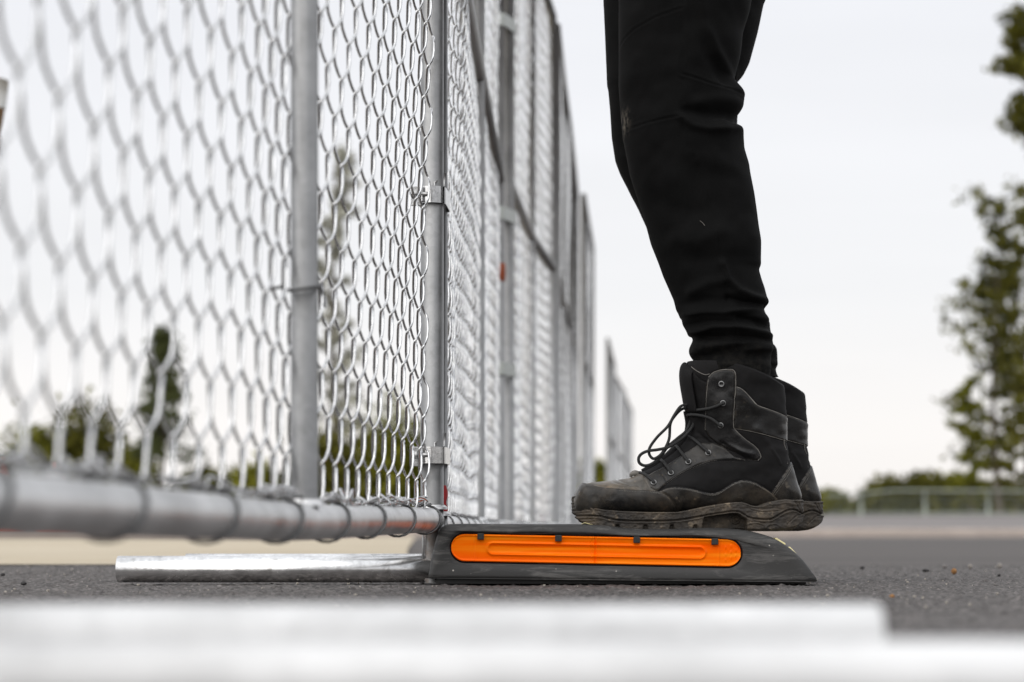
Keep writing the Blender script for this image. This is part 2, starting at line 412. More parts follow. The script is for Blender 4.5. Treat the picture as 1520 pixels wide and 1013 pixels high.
# ================================================================== fence
def lerp_path(path):
    P = np.array(path, float); L = np.concatenate([[0], np.cumsum(np.hypot(*np.diff(P, axis=0).T))])
    return P, L
def chain_mesh(path, z0, z1, off=0.0, ring=5, dens=8, h=.060, v=.091, r=.00165, seed=0, amp=.005):
    P, L = lerp_path(path); Lt = L[-1]; hc = h/2
    ncol = int(Lt/hc); hc = Lt/ncol
    nrow = int((z1-z0)/(v/2)); phs = [0, .06, .14, .3, .5, .7, .86, .94] if dens == 8 else [0, .12, .35, .65, .88]
    ph = np.array([j+s for j in range(nrow) for s in phs]+[nrow]); m = len(ph)
    s_ = ph % 1; u = 2*s_-1; fr = .5+.5*np.sign(u)*np.abs(u)**2.0
    k = np.arange(ncol)[:, None]; j = np.floor(ph).astype(int)[None, :]
    right = ((k+j) % 2 == 0)
    xx = np.where(right, k*hc+fr*(hc+.005)-.0025, (k+1)*hc-fr*(hc+.005)+.0025)
    dep = np.where(right, 1, -1)*(np.sin(PI*s_)**.6)[None, :]*.0046 + np.zeros_like(xx)
    zz = z0 + ph[None, :]*v/2 + np.zeros_like(xx)
    # stretched, slightly uneven weave
    xx2 = xx + vnoise(xx*5+seed, zz*4, seed+1)*amp*1.6; zz2 = zz + vnoise(xx*4, zz*5+seed, seed+2)*amp*2.4*np.clip((zz-z0)*8, 0, 1)
    dep = dep + vnoise(xx*3, zz*2.5, seed+3)*amp*2.0
    xc = np.clip(xx2, 0, Lt)
    X = np.interp(xc, L, P[:, 0]); Y = np.interp(xc, L, P[:, 1])
    tx = np.gradient(P[:, 0]); ty = np.gradient(P[:, 1]); 
    TX = np.interp(xc, L, tx/np.hypot(tx, ty)); TY = np.interp(xc, L, ty/np.hypot(tx, ty))
    o = off(xc/Lt) if callable(off) else off
    X = X + TY*(dep+o) ; Y = Y - TX*(dep+o)
    Pp = np.stack([X, Y, zz2], -1)                                   # (ncol, m, 3)
    T = np.gradient(Pp, axis=1); T /= np.linalg.norm(T, axis=2)[..., None]+1e-9
    Nn = np.stack([TY, -TX, np.zeros_like(TX)], -1)
    A = np.cross(T, Nn); A /= np.linalg.norm(A, axis=2)[..., None]+1e-9; B = np.cross(T, A)
    th = np.arange(ring)*2*PI/ring
    V = Pp[:, :, None, :] + r*(A[:, :, None, :]*np.cos(th)[:, None]+B[:, :, None, :]*np.sin(th)[:, None])
    base = (np.arange(ncol)[:, None, None]*m + np.arange(m-1)[None, :, None])*ring; jj = np.arange(ring)[None, None, :]; j2 = (jj+1) % ring
    Fc = np.stack([base+jj, base+ring+jj, base+ring+j2, base+j2], -1).reshape(-1, 4)
    return V.reshape(-1, 3), Fc

def gx(px, Z): return (px-CX)/F*Z
TOPZ, MIDZ = 1.91, 1.01
def fence_panel(pa, pm, pb, zr, label, near=False, seed=0):
    """pa, pm, pb: (x, y) on the ground of the end post, middle post and other end post; zr: height of the bottom rail at each"""
    root = thing('temporary_fence', (pa[0], pa[1], 0), label, 'fence', 'chain-link panels of the temporary fence')
    inv = Matrix.Translation((-pa[0], -pa[1], 0))
    def fin(o): o.data.transform(inv); o.parent = root; return o
    re, rm, rr = .0157, .0124, .0166
    seg = 32 if near else 14
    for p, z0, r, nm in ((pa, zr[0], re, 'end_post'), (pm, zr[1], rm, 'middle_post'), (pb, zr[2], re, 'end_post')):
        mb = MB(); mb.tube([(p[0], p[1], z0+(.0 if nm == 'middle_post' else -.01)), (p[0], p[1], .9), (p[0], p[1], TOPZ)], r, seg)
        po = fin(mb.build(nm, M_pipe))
        if near or seed < 4:
            mb = MB(); mb.tube([(p[0], p[1], z0+rr*.86+z) for z in (0, .002, .004, .0065)], [r+.0045, r+.0055, r+.004, r+.0005], seg)
            wl = fin(mb.build('weld_bead', M_rail)); wl.parent = po
    mb = MB()
    pts = [(pa[0], pa[1], zr[0])]
    if near: pts = spline([(pa[0], pa[1], zr[0]), (-.262, 1.02, CAMZ+.0148), (-.215, 1.5, CAMZ+.0110), (pm[0], pm[1], zr[1]), (-.150, 2.25, CAMZ+.0128), (pb[0], pb[1], zr[2])], 8)
    else: pts += [(pm[0], pm[1], zr[1]), (pb[0], pb[1], zr[2])]
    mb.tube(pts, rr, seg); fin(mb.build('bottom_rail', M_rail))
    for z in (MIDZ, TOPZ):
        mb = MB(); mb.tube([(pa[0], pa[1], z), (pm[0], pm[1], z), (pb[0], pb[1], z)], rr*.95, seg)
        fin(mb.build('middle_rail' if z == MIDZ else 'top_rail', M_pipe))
    # woven wire
    path = [pa, pm, (pm[0]+.93*(pb[0]-pm[0]), pm[1]+.93*(pb[1]-pm[1])) if near else pb]
    off = (lambda t: -.0145+.019*np.clip((t-.62)/.38, 0, 1)) if near else (lambda t: -.006+0*t)
    V, Fc = chain_mesh(path, min(zr)+rr*.8, TOPZ, off, ring=6 if near else 4, dens=8 if (near or seed < 3) else 5, seed=seed, r=.00155, h=.063 if near else .058, amp=.008 if near else .012)
    m = mesh_obj('chain_link_mesh', V, Fc, M_wire); fin(m)
    # lacing wire wound round the bottom rail
    P3 = np.array([tuple(p) for p in pts]); Ls = np.concatenate([[0], np.cumsum(np.linalg.norm(np.diff(P3, axis=0), axis=1))])
    hel = []; pitch = .24; L = Ls[-1]
    y_ref = 1.485 if near else pts[0][1]+.13
    s_ref = np.interp(y_ref, P3[:, 1], Ls)
    t0 = s_ref % pitch; nturn = int((L-t0)/pitch)
    for kk in range(-1, nturn+1):
        for q in np.linspace(0, 1, 30, endpoint=False):
            if q < .62: phi = q/.62*2*PI; ds = -.075*math.sin(q/.62*PI*.5)**1.2*(1 if q < .31 else 1)
            else: phi = 2*PI; ds = -.075
            if q >= .62: ds = -.075+(pitch+.075-.0)*(q-.62)/.38*1.0 - 0
            s = t0+kk*pitch+ds
            if s < .01 or s > L-.004: continue
            c = np.array([np.interp(s, Ls, P3[:, i]) for i in range(3)])
            j = min(len(P3)-2, max(0, np.searchsorted(Ls, s)-1)); t = P3[j+1]-P3[j]; t /= np.linalg.norm(t)
            sidev = np.array([t[1], -t[0], 0])
            rad = rr+.0017+.0009*max(0, -math.cos(phi))*(1 if kk % 2 else .4)+ (.004*math.sin((q-.62)/.38*PI) if q > .62 else 0)
            hel.append(c+sidev*math.sin(phi)*rad+np.array([0, 0, math.cos(phi)*rad]))
    if len(hel) > 3:
        V, Fc = tube(hel, .0015, 7 if near else 4); fin(mesh_obj('lacing_wire', V, Fc, M_tie))
    if near:      # stray wire ends curling along the foot of the mesh
        mb = MB(); rn = random.Random(5)
        for i in range(58):
            s = rn.uniform(.25, L-.05); c = np.array([np.interp(s, Ls, P3[:, q]) for q in range(3)])
            t = np.array([.09, 1, 0]); sv = np.array([1, -.09, 0]); z = rr+rn.uniform(.000, .005); a_ = rn.uniform(.02, .05)
            pp = [c+t*(-a_)+sv*rn.uniform(-.012, .004)+[0, 0, z+rn.uniform(0, .006)], c+t*(-a_*.4)+sv*rn.uniform(-.010, .010)+[0, 0, z+rn.uniform(.0, .010)],
                  c+t*(a_*.3)+sv*rn.uniform(-.012, .010)+[0, 0, z+rn.uniform(0, .013)], c+t*a_+sv*rn.uniform(-.012, .004)+[0, 0, z+rn.uniform(-.002, .008)]]
            mb.tube(spline(pp, 6), .0015, 6)
        fin(mb.build('curled_wire_ends', M_wire))['kind'] = 'stuff'
    return root, fin

pA = [(-.300, .62), (gx(452, 1.80), 1.80), (gx(641.5, 2.71), 2.71)]
p1, fin1 = fence_panel(*pA, (CAMZ+.016, CAMZ+.0091, CAMZ+.0165), 'nearest chain-link panel at left, its thick bottom rail wound with wire', near=True)
specs = [((648, 2.765), (711, 4.10), (741, 5.30), 'second chain-link panel, its end post clamped beside the sharp post', 1),
         ((755, 5.37), (789, 6.35), (820, 7.10), 'third chain-link panel, behind the pair of posts with the rust streak', 2),
         ((826, 7.25), (836, 8.20), (845, 9.10), 'fourth chain-link panel, narrow and blurred', 3),
         ((846, 9.25), (851, 10.0), (855, 10.8), 'fifth chain-link panel, a thin blurred sliver', 4),
         ((866, 10.9), (873, 11.9), (879, 12.9), 'last panel of the close run of fence, its slanting top against the sky', 5),
         ((902, 19.0), (907, 20.4), (912, 22.0), 'far chain-link panel behind the lone dark post', 6),
         ((914, 23.6), (921, 25.0), (927, 26.0), 'far pale chain-link panel right of the lone post', 7),
         ((929, 27.2), (934, 29.0), (938, 30.0), 'farthest chain-link panel, the lowest one in front of the boot toe', 8)]
for a_, b_, c_, lab, sd_ in specs:
    q = [(gx(*t), t[1]) for t in (a_, b_, c_)]
    z = CAMZ+.009 if sd_ < 8 else CAMZ+.03
    fence_panel(*q, (z-.001, z, z), lab, seed=sd_)

# rusty stub under the sharp post, red paint mark, tie round the near middle post
ex, ey = pA[2]
mb = MB(); mb.tube([(ex-.001, ey, .001), (ex-.001, ey, .030), (ex, ey, .078)], [.0085, .0088, .0090], 20); mb.box((ex-.012, ey-.004, .052), (.0035, .004, .04))
o = mb.build('post_stub', M_rust); fin1(o)
mx_, my_ = pA[1]
mb = MB(); z = W(0, 428, 1.8).z
ring = [(mx_+math.cos(t)*.0152, my_+math.sin(t)*.0152, z+.0035*math.cos(t*1.0+.3)+(.003*t/6)) for t in np.linspace(-.35, 2*PI*1.45, 60)]
ring = [(mx_-.030, my_-.012, z-.003)]+[(mx_-.02, my_-.016, z-.001)]+[(mx_+math.cos(t)*.0155, my_+math.sin(t)*.0155, z+.002+.006*math.sin(t*.5)) for t in np.linspace(-2.4, .6, 24)]+[(mx_+.018, my_+.004, z-.008), (mx_+.0185, my_+.003, z-.017)]
mb.tube(spline(ring, 4), .0016, 8); fin1(mb.build('wire_tie', M_tie))
# small nicks of rust and the second panel's red mark
p2 = [o for o in C.objects if o.name.startswith('temporary_fence')][1]
q2 = (gx(648, 2.765), 2.765)
mb = MB(); V = []; Fc = []
n = 14
for j in range(12):
    zz = W(0, 765-j*4.0, 2.765).z
    for i in range(n+1):
        t = -1.02+.92*i/n*(.75+.25*math.sin(j)); V.append((q2[0]+math.cos(t)*.01605-p2.location.x, q2[1]+math.sin(t)*.01605-p2.location.y, zz))
for j in range(11):
    for i in range(n): Fc.append((j*(n+1)+i, j*(n+1)+i+1, (j+1)*(n+1)+i+1, (j+1)*(n+1)+i))
mesh_obj('red_paint_mark', V, Fc, M_redpaint, p2)

# ---- pipe clamps joining neighbouring posts
def pipe_clamp(zc, label, hgt=.0225, a=(ex, ey), b=q2, r=.0157, simple=False, m=M_clamp):
    root = thing('pipe_clamp', (a[0], a[1], zc), label, 'clamp', 'clamps joining the fence posts')
    A = Vector((a[0], a[1])); B = Vector((b[0], b[1])); d = (B-A).normalized(); nrm = Vector((-d.y, d.x))
    rr = r+.0022; loop = []
    for i in range(17): t = PI/2-PI*i/16; loop.append(B+d*math.cos(t)*rr+nrm*math.sin(t)*rr)
    for i in range(17): t = -PI/2-PI*i/16; loop.append(A+d*math.cos(t)*rr+nrm*math.sin(t)*rr)
    V = []; n = len(loop)
    cen = (A+B)/2
    for p in loop:
        q = (p-cen); nn = q.normalized()
        for zz, of in ((-hgt/2, 0), (-hgt/2, .0022), (hgt/2, .0022), (hgt/2, 0)): V.append((p.x+nn.x*of-a[0], p.y+nn.y*of-a[1], zz))
    Fc = []
    for i in range(n):
        for k in range(4): j = (i+1) % n; Fc.append((i*4+k, j*4+k, j*4+(k+1) % 4, i*4+(k+1) % 4))
    band = mesh_obj('clamp_band', V, Fc, m, root, smooth=False)
    if simple: return root
    mb = MB(); M = Matrix(((1, 0, 0), (0, 1, 0), (0, 0, 1)))
    mb.box((-.0205, -.0135, -.002), (.0165, .0024, hgt+.004)); mb.box((-.0205, -.0045, -.001), (.0165, .0024, hgt+.002)); mb.box((-.013, -.017, hgt*.0), (.002, .008, hgt*.9))
    ear = mb.build('clamp_ear', m, root, smooth=False); bv = ear.modifiers.new('b', 'BEVEL'); bv.width = .0007; bv.segments = 2
    def hexn(name, x0, x1, rad, y=-.0190, n=6, zz=0, mat=M_bolt):
        mb = MB(); mb.tube([(x0, y, zz), (x1, y, zz)], rad, n); o = mb.build(name, mat, root, smooth=(n > 8)); 
        if n == 6: bb = o.modifiers.new('b', 'BEVEL'); bb.width = .0006; bb.segments = 2
        return o
    hexn('hex_nut', -.0265, -.0195, .0056); hexn('bolt_shank', -.0195, -.0035, .0030, n=16); hexn('bolt_tip', -.0285, -.0265, .0028, n=16)
    mb = MB()
    mb.tube([(.0165, -.008, hgt/2+.001), (.0170, -.0085, hgt/2+.010), (.0175, -.0085, hgt/2+.019)], .0016, 8); mb.tube([(.004, -.0165, hgt/2), (.004, -.0165, hgt/2+.005), (.008, -.0165, hgt/2+.0075)], .0014, 8)
    mb.build('clip_wire', M_bolt, root)
    return root
pipe_clamp(W(0, 290, 2.70).z, 'bolted zinc clamp with hex nut, the upper one on the sharp fence post')
pipe_clamp(W(0, 676, 2.70).z, 'bolted zinc clamp low on the sharp fence post above the wire lacing')
M_wclamp = plain('whitish_zinc', (.40, .42, .40), .45, var=.1)
for py, lab in ((38, 'pale blurred clamp high on the pair of posts behind'), (322, 'pale blurred clamp halfway up the pair of posts behind'), (550, 'pale blurred clamp low on the pair of posts behind')):
    pipe_clamp(W(0, py, 5.35).z, lab, .034, (gx(741, 5.30), 5.30), (gx(755, 5.37), 5.37), .0157, True, M_wclamp)
mb = MB()
rp = (gx(741, 5.30), 5.30); pb3 = p2
V, Fc = tube([(rp[0]+.002, rp[1]-.001, W(0, y, 5.3).z) for y in (424, 418, 405, 392, 386)], [.006, .0145, .0162, .0145, .006], 14)
mesh_obj('rust_patch', V-np.array([p2.location.x, p2.location.y, 0]), Fc, M_rustspot, p2)

# ================================================================== fence stand: rubber block, reflectors, pipes
YB = 2.66
def PB(px, py): return ((px-CX)/F*YB, CAMZ+(HZ-py)/F*YB)
def resample(P, n, closed=True):
    P = np.array(P, float); Q = np.vstack([P, P[:1]]) if closed else P
    L = np.concatenate([[0], np.cumsum(np.hypot(*np.diff(Q, axis=0).T))]); s = np.linspace(0, L[-1], n, endpoint=not closed)
    return np.stack([np.interp(s, L, Q[:, 0]), np.interp(s, L, Q[:, 1])], -1)
top = spline([(636, 852, 0), (640, 828, 0), (646, 803, 0), (652, 787, 0), (660, 780, 0), (675, 778, 0), (760, 778, 0), (860, 778.6, 0), (900, 781, 0), (940, 785, 0), (1000, 785.6, 0), (1040, 784.2, 0), (1080, 784.4, 0), (1106, 787, 0), (1130, 792, 0), (1150, 799, 0), (1170, 811, 0), (1189, 826, 0), (1203, 843, 0), (1212, 858, 0), (1214, 864.5, 0)], 6)
outl = [PB(p[0], p[1]) for p in top] + [PB(1150, 863.6), PB(1000, 862.5), PB(850, 861.2), PB(700, 859.3), PB(635, 858)]
NP = 260; O = resample(outl, NP)
# make it start at the lower left going clockwise (up, right, down, back)
T_ = np.roll(O, -1, 0)-np.roll(O, 1, 0); T_ /= np.linalg.norm(T_, axis=1)[:, None]
Nin = np.stack([T_[:, 1], -T_[:, 0]], -1)            # towards the inside
for _ in range(3): Nin = (np.roll(Nin, 1, 0)+Nin*2+np.roll(Nin, -1, 0))/4
cz = O[:, 1]; wtop = np.clip((cz-.012)/.02, 0, 1)[:, None]*.9+.1
cen = O.mean(0)
def stadium(n, x0, x1, grow=0.0):
    """ring round the reflector, photo px, slightly tilted"""
    P = []; r = 20.7+grow
    a0, a1 = x0+20.7, x1-20.7
    yc = lambda x: 813.0+(x-669)*(8.6/432)
    for t in np.linspace(-PI/2, -3*PI/2, 24): P.append((a0+math.cos(t)*r, yc(a0)-math.sin(t)*r*-1))
    for t in np.linspace(PI/2, -PI/2, 24): P.append((a1+math.cos(t)*r, yc(a1)-math.sin(t)*r*-1))
    return resample([PB(*p) for p in P], n)
S = stadium(NP, 669, 1101, 2.2)
def match(S):      # orient the ring like O and start it nearest O[0] by direction
    def area(P): return np.sum(P[:, 0]*np.roll(P[:, 1], -1)-np.roll(P[:, 0], -1)*P[:, 1])
    if area(S)*area(O) < 0: S = S[::-1]
    best = min(range(0, NP, 2), key=lambda k: np.sum((np.roll(S, k, 0)-O)**2))
    return np.roll(S, best, 0)
S = match(S)
def ringV(P2, y): return np.column_stack([P2[:, 0], np.full(len(P2), y) if np.isscalar(y) else y, P2[:, 1]])
slope = (O[:, 1]-.005)*.10
rings = []
S_in = S.copy()
rings.append(ringV(S_in, YB+.0105)); rings.append(ringV(S_in, YB+.0060))
S_lip = S+(O-S)/np.linalg.norm(O-S, axis=1)[:, None]*.0008; rings.append(ringV(S_lip, YB+.0048))
for f, dy in ((.10, .0040), (.25, .0022), (.5, .0012), (.8, .0008)):
    Q = S+(O-Nin*0+Nin*.009*wtop-S)*f; rings.append(ringV(Q, YB+dy+(Q[:, 1]-.005)*.05))
for ins, dy in ((.009, .001), (.0055, .0018), (.0028, .0038), (.001, .0075), (0, .013)):
    Q = O+Nin*ins*wtop; rings.append(ringV(Q, YB+dy+(Q[:, 1]-.005)*.05))
YE = YB+.325
for yy in np.linspace(YB+.04, YE-.03, 8): rings.append(ringV(O, yy))
for ins, dy in ((0, -.013), (.0028, -.004), (.009, 0)): rings.append(ringV(O+Nin*ins*wtop, YE+dy))
V = np.vstack(rings); nr = len(rings); Fc = []
for j in range(nr-1):
    for i in range(NP): k = (i+1) % NP; Fc.append((j*NP+i, j*NP+k, (j+1)*NP+k, (j+1)*NP+i))
Fc.append(tuple(range(NP))); Fc.append(tuple((nr-1)*NP+i for i in range(NP)))
V[:, 2] += vnoise(V[:, 0]*30, V[:, 1]*30+V[:, 2]*40, 12)*.0007*np.clip(V[:, 2]*60-1, 0, 1)
V[:, 1] += vnoise(V[:, 0]*22, V[:, 2]*60, 13)*.0009*(V[:, 1] < YB+.02)
bx0 = (.05, YB+.16, 0)
stand = thing('fence_stand', bx0, 'black rubber fence foot with orange reflectors, under the boots, sharp in focus', 'fence foot', 'rubber fence feet along the fence')
sub = lambda V: np.asarray(V)-np.array(bx0)
block = mesh_obj('rubber_block', sub(V), Fc, M_rub, stand)
# recessed underside
mb = MB(); xl, xr = PB(640, 0)[0], PB(1206, 0)[0]
mb.box(((xl+xr)/2, (YB+YE)/2, .0042), (xr-xl-.012, YE-YB-.034, .0076)); o = mb.build('underside', M_black, None, False)
o.data.transform(Matrix.Translation((-bx0[0], -bx0[1], 0))); o.parent = stand
# mould ridge along the lower lip
mb = MB(); mb.tube([(PB(x, 0)[0], YB-.0002, PB(0, 858.6+(x-635)*.0098)[1]) for x in np.linspace(638, 1208, 20)], .0007, 6)
o = mb.build('mould_line', M_rub); o.data.transform(Matrix.Translation((-bx0[0], -bx0[1], 0))); o.parent = stand
# reflectors
nu, nv = 432, 40
U = np.linspace(669, 1101, nu); VV = np.linspace(-1, 1, nv)
UU, Vv = np.meshgrid(U, VV, indexing='ij')
yc = 813.0+(UU-669)*(8.6/432); R0 = 20.7
ex_ = np.where(UU < 669+R0, (669+R0-UU)/R0, np.where(UU > 1101-R0, (UU-(1101-R0))/R0, 0)); hh = R0*np.sqrt(np.clip(1-ex_**2, 0.0004, 1))
py = yc - Vv*hh
yrel = (yc-py)                                      # px above the centre line
dep = np.zeros_like(UU)
rd = np.hypot(np.maximum(0, np.maximum(725+7-UU, UU-(1046-7))), yrel+0.5)
dep += .0022*np.exp(-((rd-8.5)/1.6)**2)+ .0008*(1-sstep(rd, 7, 10))*0 - .0012*(1-sstep(rd, 3, 8.5))
edge = np.minimum(hh-np.abs(yrel), np.minimum(UU-669, 1101-UU)+2)
dep += .0016*np.exp(-((edge-1.8)/1.4)**2) - .003*(1-sstep(edge, 0, 1.2))
dep += .0009*np.exp(-((UU-(704+(yrel)*-.08))/1.0)**2)+.0010*np.exp(-((UU-1068)/1.0)**2)
for g0 in (877.5, 881, 886.5): dep += .0012*np.exp(-((UU-g0)/.8)**2)
dep -= .002*np.exp(-((UU-884)/.7)**2)
for qx, qy in ((1078, 8), (1078, -3), (1086, 10), (1086, 1), (1086, -7), (1093, 4), (1093, -4), (1078, -11)):
    dep += .0008*np.exp(-((UU-qx)/.8)**2-((yrel-qy)/2.4)**4)
dep += .0020*sstep(yrel, 9, 20)*(UU > 706)*(UU < 1068)           # upper flange leans out
dep += vnoise(UU/30, yrel/30, 5)*.0004
Xr = (UU-CX)/F*YB; Zr = CAMZ+(HZ-py)/F*YB; Yr = YB+.0075-dep
Vr = np.stack([Xr, Yr, Zr], -1)
def grid_part(u0, u1, name, m, parent):
    s = slice(u0, u1); G = Vr[s].reshape(-1, 3); n = u1-u0
    ix = np.arange(n*nv).reshape(n, nv)
    Fq = np.stack([ix[:-1, :-1], ix[1:, :-1], ix[1:, 1:], ix[:-1, 1:]], -1).reshape(-1, 4)
    return mesh_obj(name, sub(G), Fq, m, parent)
grid_part(0, 216, 'reflector', M_amb, stand); grid_part(215, 432, 'reflector', M_amb, stand)
for cx_, cy_ in ((713.5, 792.2+4.5), (829, 794.8+4.5), (945.5, 797+4.5), (1061.5, 799.8+4.5)):
    mb = MB(); x, z = PB(cx_, cy_); mb.box((x-bx0[0], YB+.0048-bx0[1], z), (.0088, .006, .0086))
    o = mb.build('retaining_clip', M_black, stand, False); bv = o.modifiers.new('b', 'BEVEL'); bv.width = .0008; bv.segments = 2
# yellow reflective insert set in the sloping end
for (x0, y0, x1, y1, wd) in ((1156, 801.5, 1171, 811, .05), (1176, 814.5, 1190, 829, .07)):
    a_, b_ = PB(x0, y0), PB(x1, y1); mb = MB(); ang = math.atan2(b_[1]-a_[1], b_[0]-a_[0]); L_ = math.hypot(b_[0]-a_[0], b_[1]-a_[1])
    M = Matrix.Rotation(-ang, 3, 'Y'); mb.box(((a_[0]+b_[0])/2-bx0[0], YB+.10-bx0[1], (a_[1]+b_[1])/2+.0012), (L_, .13, .0042), M)
    o = mb.build('end_reflector', M_yel, stand, False); bv = o.modifiers.new('b', 'BEVEL'); bv.width = .001
# pipes under the fence
rp_ = .0182
def foot_pipe(x0, x1, Y, ztop, r, parent, m=M_foot):
    mb = MB(); mb.pipe((x0-bx0[0], Y-bx0[1], ztop-r), (x1-bx0[0], Y-bx0[1], ztop-r), r, .003, 40)
    return mb.build('foot_pipe', m, parent)
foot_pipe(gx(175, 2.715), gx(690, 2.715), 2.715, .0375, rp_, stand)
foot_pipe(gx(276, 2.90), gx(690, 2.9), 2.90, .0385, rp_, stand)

def copy_tree(o, parent=None):
    c = o.copy(); C.objects.link(c); c.parent = parent
    for ch in list(o.children):
        if not ch.name.startswith('foot_pipe'): copy_tree(ch, c)
    return c
for (px, Z), lab in zip(((748, 5.33), (823, 7.2), (846, 9.2)), ('rubber fence foot under the second and third panels, hidden behind the sharp one', 'rubber fence foot under the third and fourth panels', 'rubber fence foot under the fourth and fifth panels')):
    c = copy_tree(stand); c['label'] = lab
    c.location = (gx(px, Z)+.165, Z+.10, 0)

# near blurred pipes lying across the foreground
def near_pipe(x0, x1, Y, ztop, r, lab):
    root = None
    mb = MB(); mb.pipe((x0, Y, ztop-r), (x1, Y, ztop-r), r, .003, 48)
    o = mb.build('galvanised_pipe', M_front); tag(o, lab, 'pipe', 'blurred pipes across the foreground'); return o
near_pipe(-.62, gx(1313, .92), .935, .0362, .0181, 'white blurred pipe across the foreground, its end showing at right')
near_pipe(-.70, .62, .735, .0300, .0150, 'white blurred pipe along the bottom edge, nearest of all')

# ================================================================== the person: legs, trousers, boots
YN, YF = 2.74, 2.90
KN = YN/F
ZB = W(0, 787.5, YN).z
person = thing('person', (.30, 2.82, .0), 'person in black trousers and scuffed black lace-up boots standing on the rubber fence foot', 'person')
BX, BY, BZ = W(1020, 787.5, YN)
def side(px, py): return np.array([(px-CX)*KN-BX, CAMZ+(HZ-py)*KN-BZ])

# ---- boot upper: rings from toe to collar
ST = [ # top/front px, bottom/back px, half width (mm), exponent
 ((851.5,744),(853,752),9,2.4),((853,736),(855,760),23,2.6),((857,727),(860,763),32,2.8),((861.5,720.5),(866,764),37,3.0),((868,717.3),(876,765),41,3.2),
 ((880,716),(892,765),45,3.2),((900,714.3),(914,766),48.5,3.1),((920,712.5),(937,767),50,3.0),((938,709),(962,767),50,2.7),
 ((955,701),(988,766),48.5,2.5),((972,691),(1016,764),46,2.35),((988,681),(1050,760),43,2.3),((1002,670),(1088,756),40.5,2.3),
 ((1013,658),(1128,756),39,2.35),((1019,647),(1165,754),38,2.4),((1022,636),(1187.5,742),38,2.4),((1022.5,624),(1182,716),39,2.3),
 ((1021.5,612),(1175.5,694),40.5,2.2),((1020,601),(1169.5,674),42.5,2.15),((1018,590),(1167.2,656),44.5,2.1),((1016,578),(1166.8,638),46.5,2.1),
 ((1014.2,567),(1166.5,620),48,2.1),((1014,556),(1166,602),49.5,2.1),((1016.5,545),(1165.5,586),50.5,2.1),((1019,540.5),(1165,577.5),50.5,2.1)]
NS, NR = 360, 256
par = np.linspace(0, len(ST)-1, NS)
def cr(vals):
    v = np.array(vals, float); v = np.vstack([2*v[:1]-v[1:2], v, 2*v[-1:]-v[-2:-1]]) if v.ndim > 1 else np.concatenate([[2*v[0]-v[1]], v, [2*v[-1]-v[-2]]])
    i = np.minimum(par.astype(int), len(ST)-2); t = par-i; t = t[:, None] if v.ndim > 1 else t
    a, b, c, d = v[i], v[i+1], v[i+2], v[i+3]
    return .5*(2*b+(-a+c)*t+(2*a-5*b+4*c-d)*t*t+(-a+3*b-3*c+d)*t**3)
Tt = cr([s[0] for s in ST]); Bb = cr([s[1] for s in ST]); HW = cr([s[2]/1000 for s in ST]); EX = cr([s[3] for s in ST])
Tm = np.stack([(Tt[:, 0]-CX)*KN-BX, CAMZ+(HZ-Tt[:, 1])*KN-BZ], -1); Bm = np.stack([(Bb[:, 0]-CX)*KN-BX, CAMZ+(HZ-Bb[:, 1])*KN-BZ], -1)
th = np.linspace(0, 2*PI, NR, endpoint=False)
ce = np.cos(th)[None, :]; se = np.sin(th)[None, :]; ee = (2/EX)[:, None]
ca = np.sign(ce)*np.abs(ce)**ee; sa = np.sign(se)*np.abs(se)**ee
mid = (Tm+Bm)/2; ax = (Tm-Bm)/2
PXZ = mid[:, None, :]+ax[:, None, :]*ca[:, :, None]
sfr = par/(len(ST)-1)
ridge = (np.clip((par-6)/4, 0, 1)*np.clip((19-par)/5, 0, 1))[:, None]      # narrower instep under the laces
wid = HW[:, None]*(1-.26*ridge*np.clip(ca, 0, 1)**1.5)
PY = sa*wid
arch = np.clip((par-18)/6, 0, 1)[:, None]*.0095*np.sin(np.clip((1-ca)/2, 0, 1)*PI)
PXZ[:, :, 1] += arch
PV = np.stack([PXZ[:, :, 0], PY, PXZ[:, :, 1]], -1)
def gnormals(G):
    du = np.gradient(G, axis=0); dv = np.roll(G, -1, 1)-np.roll(G, 1, 1)
    n = np.cross(du, dv); n /= np.linalg.norm(n, axis=2)[..., None]+1e-12; return n
Nr = gnormals(PV)
if np.mean(np.sum(Nr*(PV-PV.mean(1, keepdims=True)), -1)) < 0: Nr = -Nr
pxs = ((PV[:, :, 0]+BX)/KN+CX).ravel(); pys = (HZ-(PV[:, :, 2]+BZ-CAMZ)/KN).ravel()
P2 = np.stack([pxs, pys], -1)

TOE = [(864,717.5),(880,721.5),(895,724.5),(915,727),(940,728.3),(960,729.2),(975,731),(985,736.5),(994,745),(1003,760),(1003,775),(840,775),(840,730),(855,722)]
VAMP = [(864,717.5),(880,721.5),(895,724.5),(915,727),(940,728.3),(960,729.2),(972,730),(987,718),(980,706),(974,699),(960,706),(940,700),(860,700)]
EYE = [(972,730),(980,724),(987,718),(1001.5,707.5),(1017,699),(1031,693),(1047.7,687),(1060.7,685),(1085.6,684.4),(1118.8,685.6),(1088,681.5),(1070,665.5),(1055,660),(1040.6,659),(1033.5,661),(1010,678),(984,694),(974,699.5),(962,706),(955,710),(962,724)]
FAC = [(1047.4,564),(1053.7,557.8),(1061,555),(1068,553.7),(1080.6,553.7),(1085,558.4),(1086,577.4),(1084.5,601),(1083.4,631),(1086,640.6),(1101,655),(1113.7,664),(1120,670.6),(1124,680),(1120,685),(1105,683),(1085,672),(1062,660),(1050,650),(1045,640.6),(1044,593),(1045,571)]
STRAP = [(1086,579),(1092,580.5),(1100,586.5),(1112,599.5),(1119,606),(1140,612.5),(1166,621),(1185,627),(1185,662),(1167,656.5),(1140,650),(1110,643),(1085,638.5)]
HEEL = [(1175,683),(1158,708),(1141,733),(1150,744),(1156,775),(1215,775),(1215,690),(1190,676)]
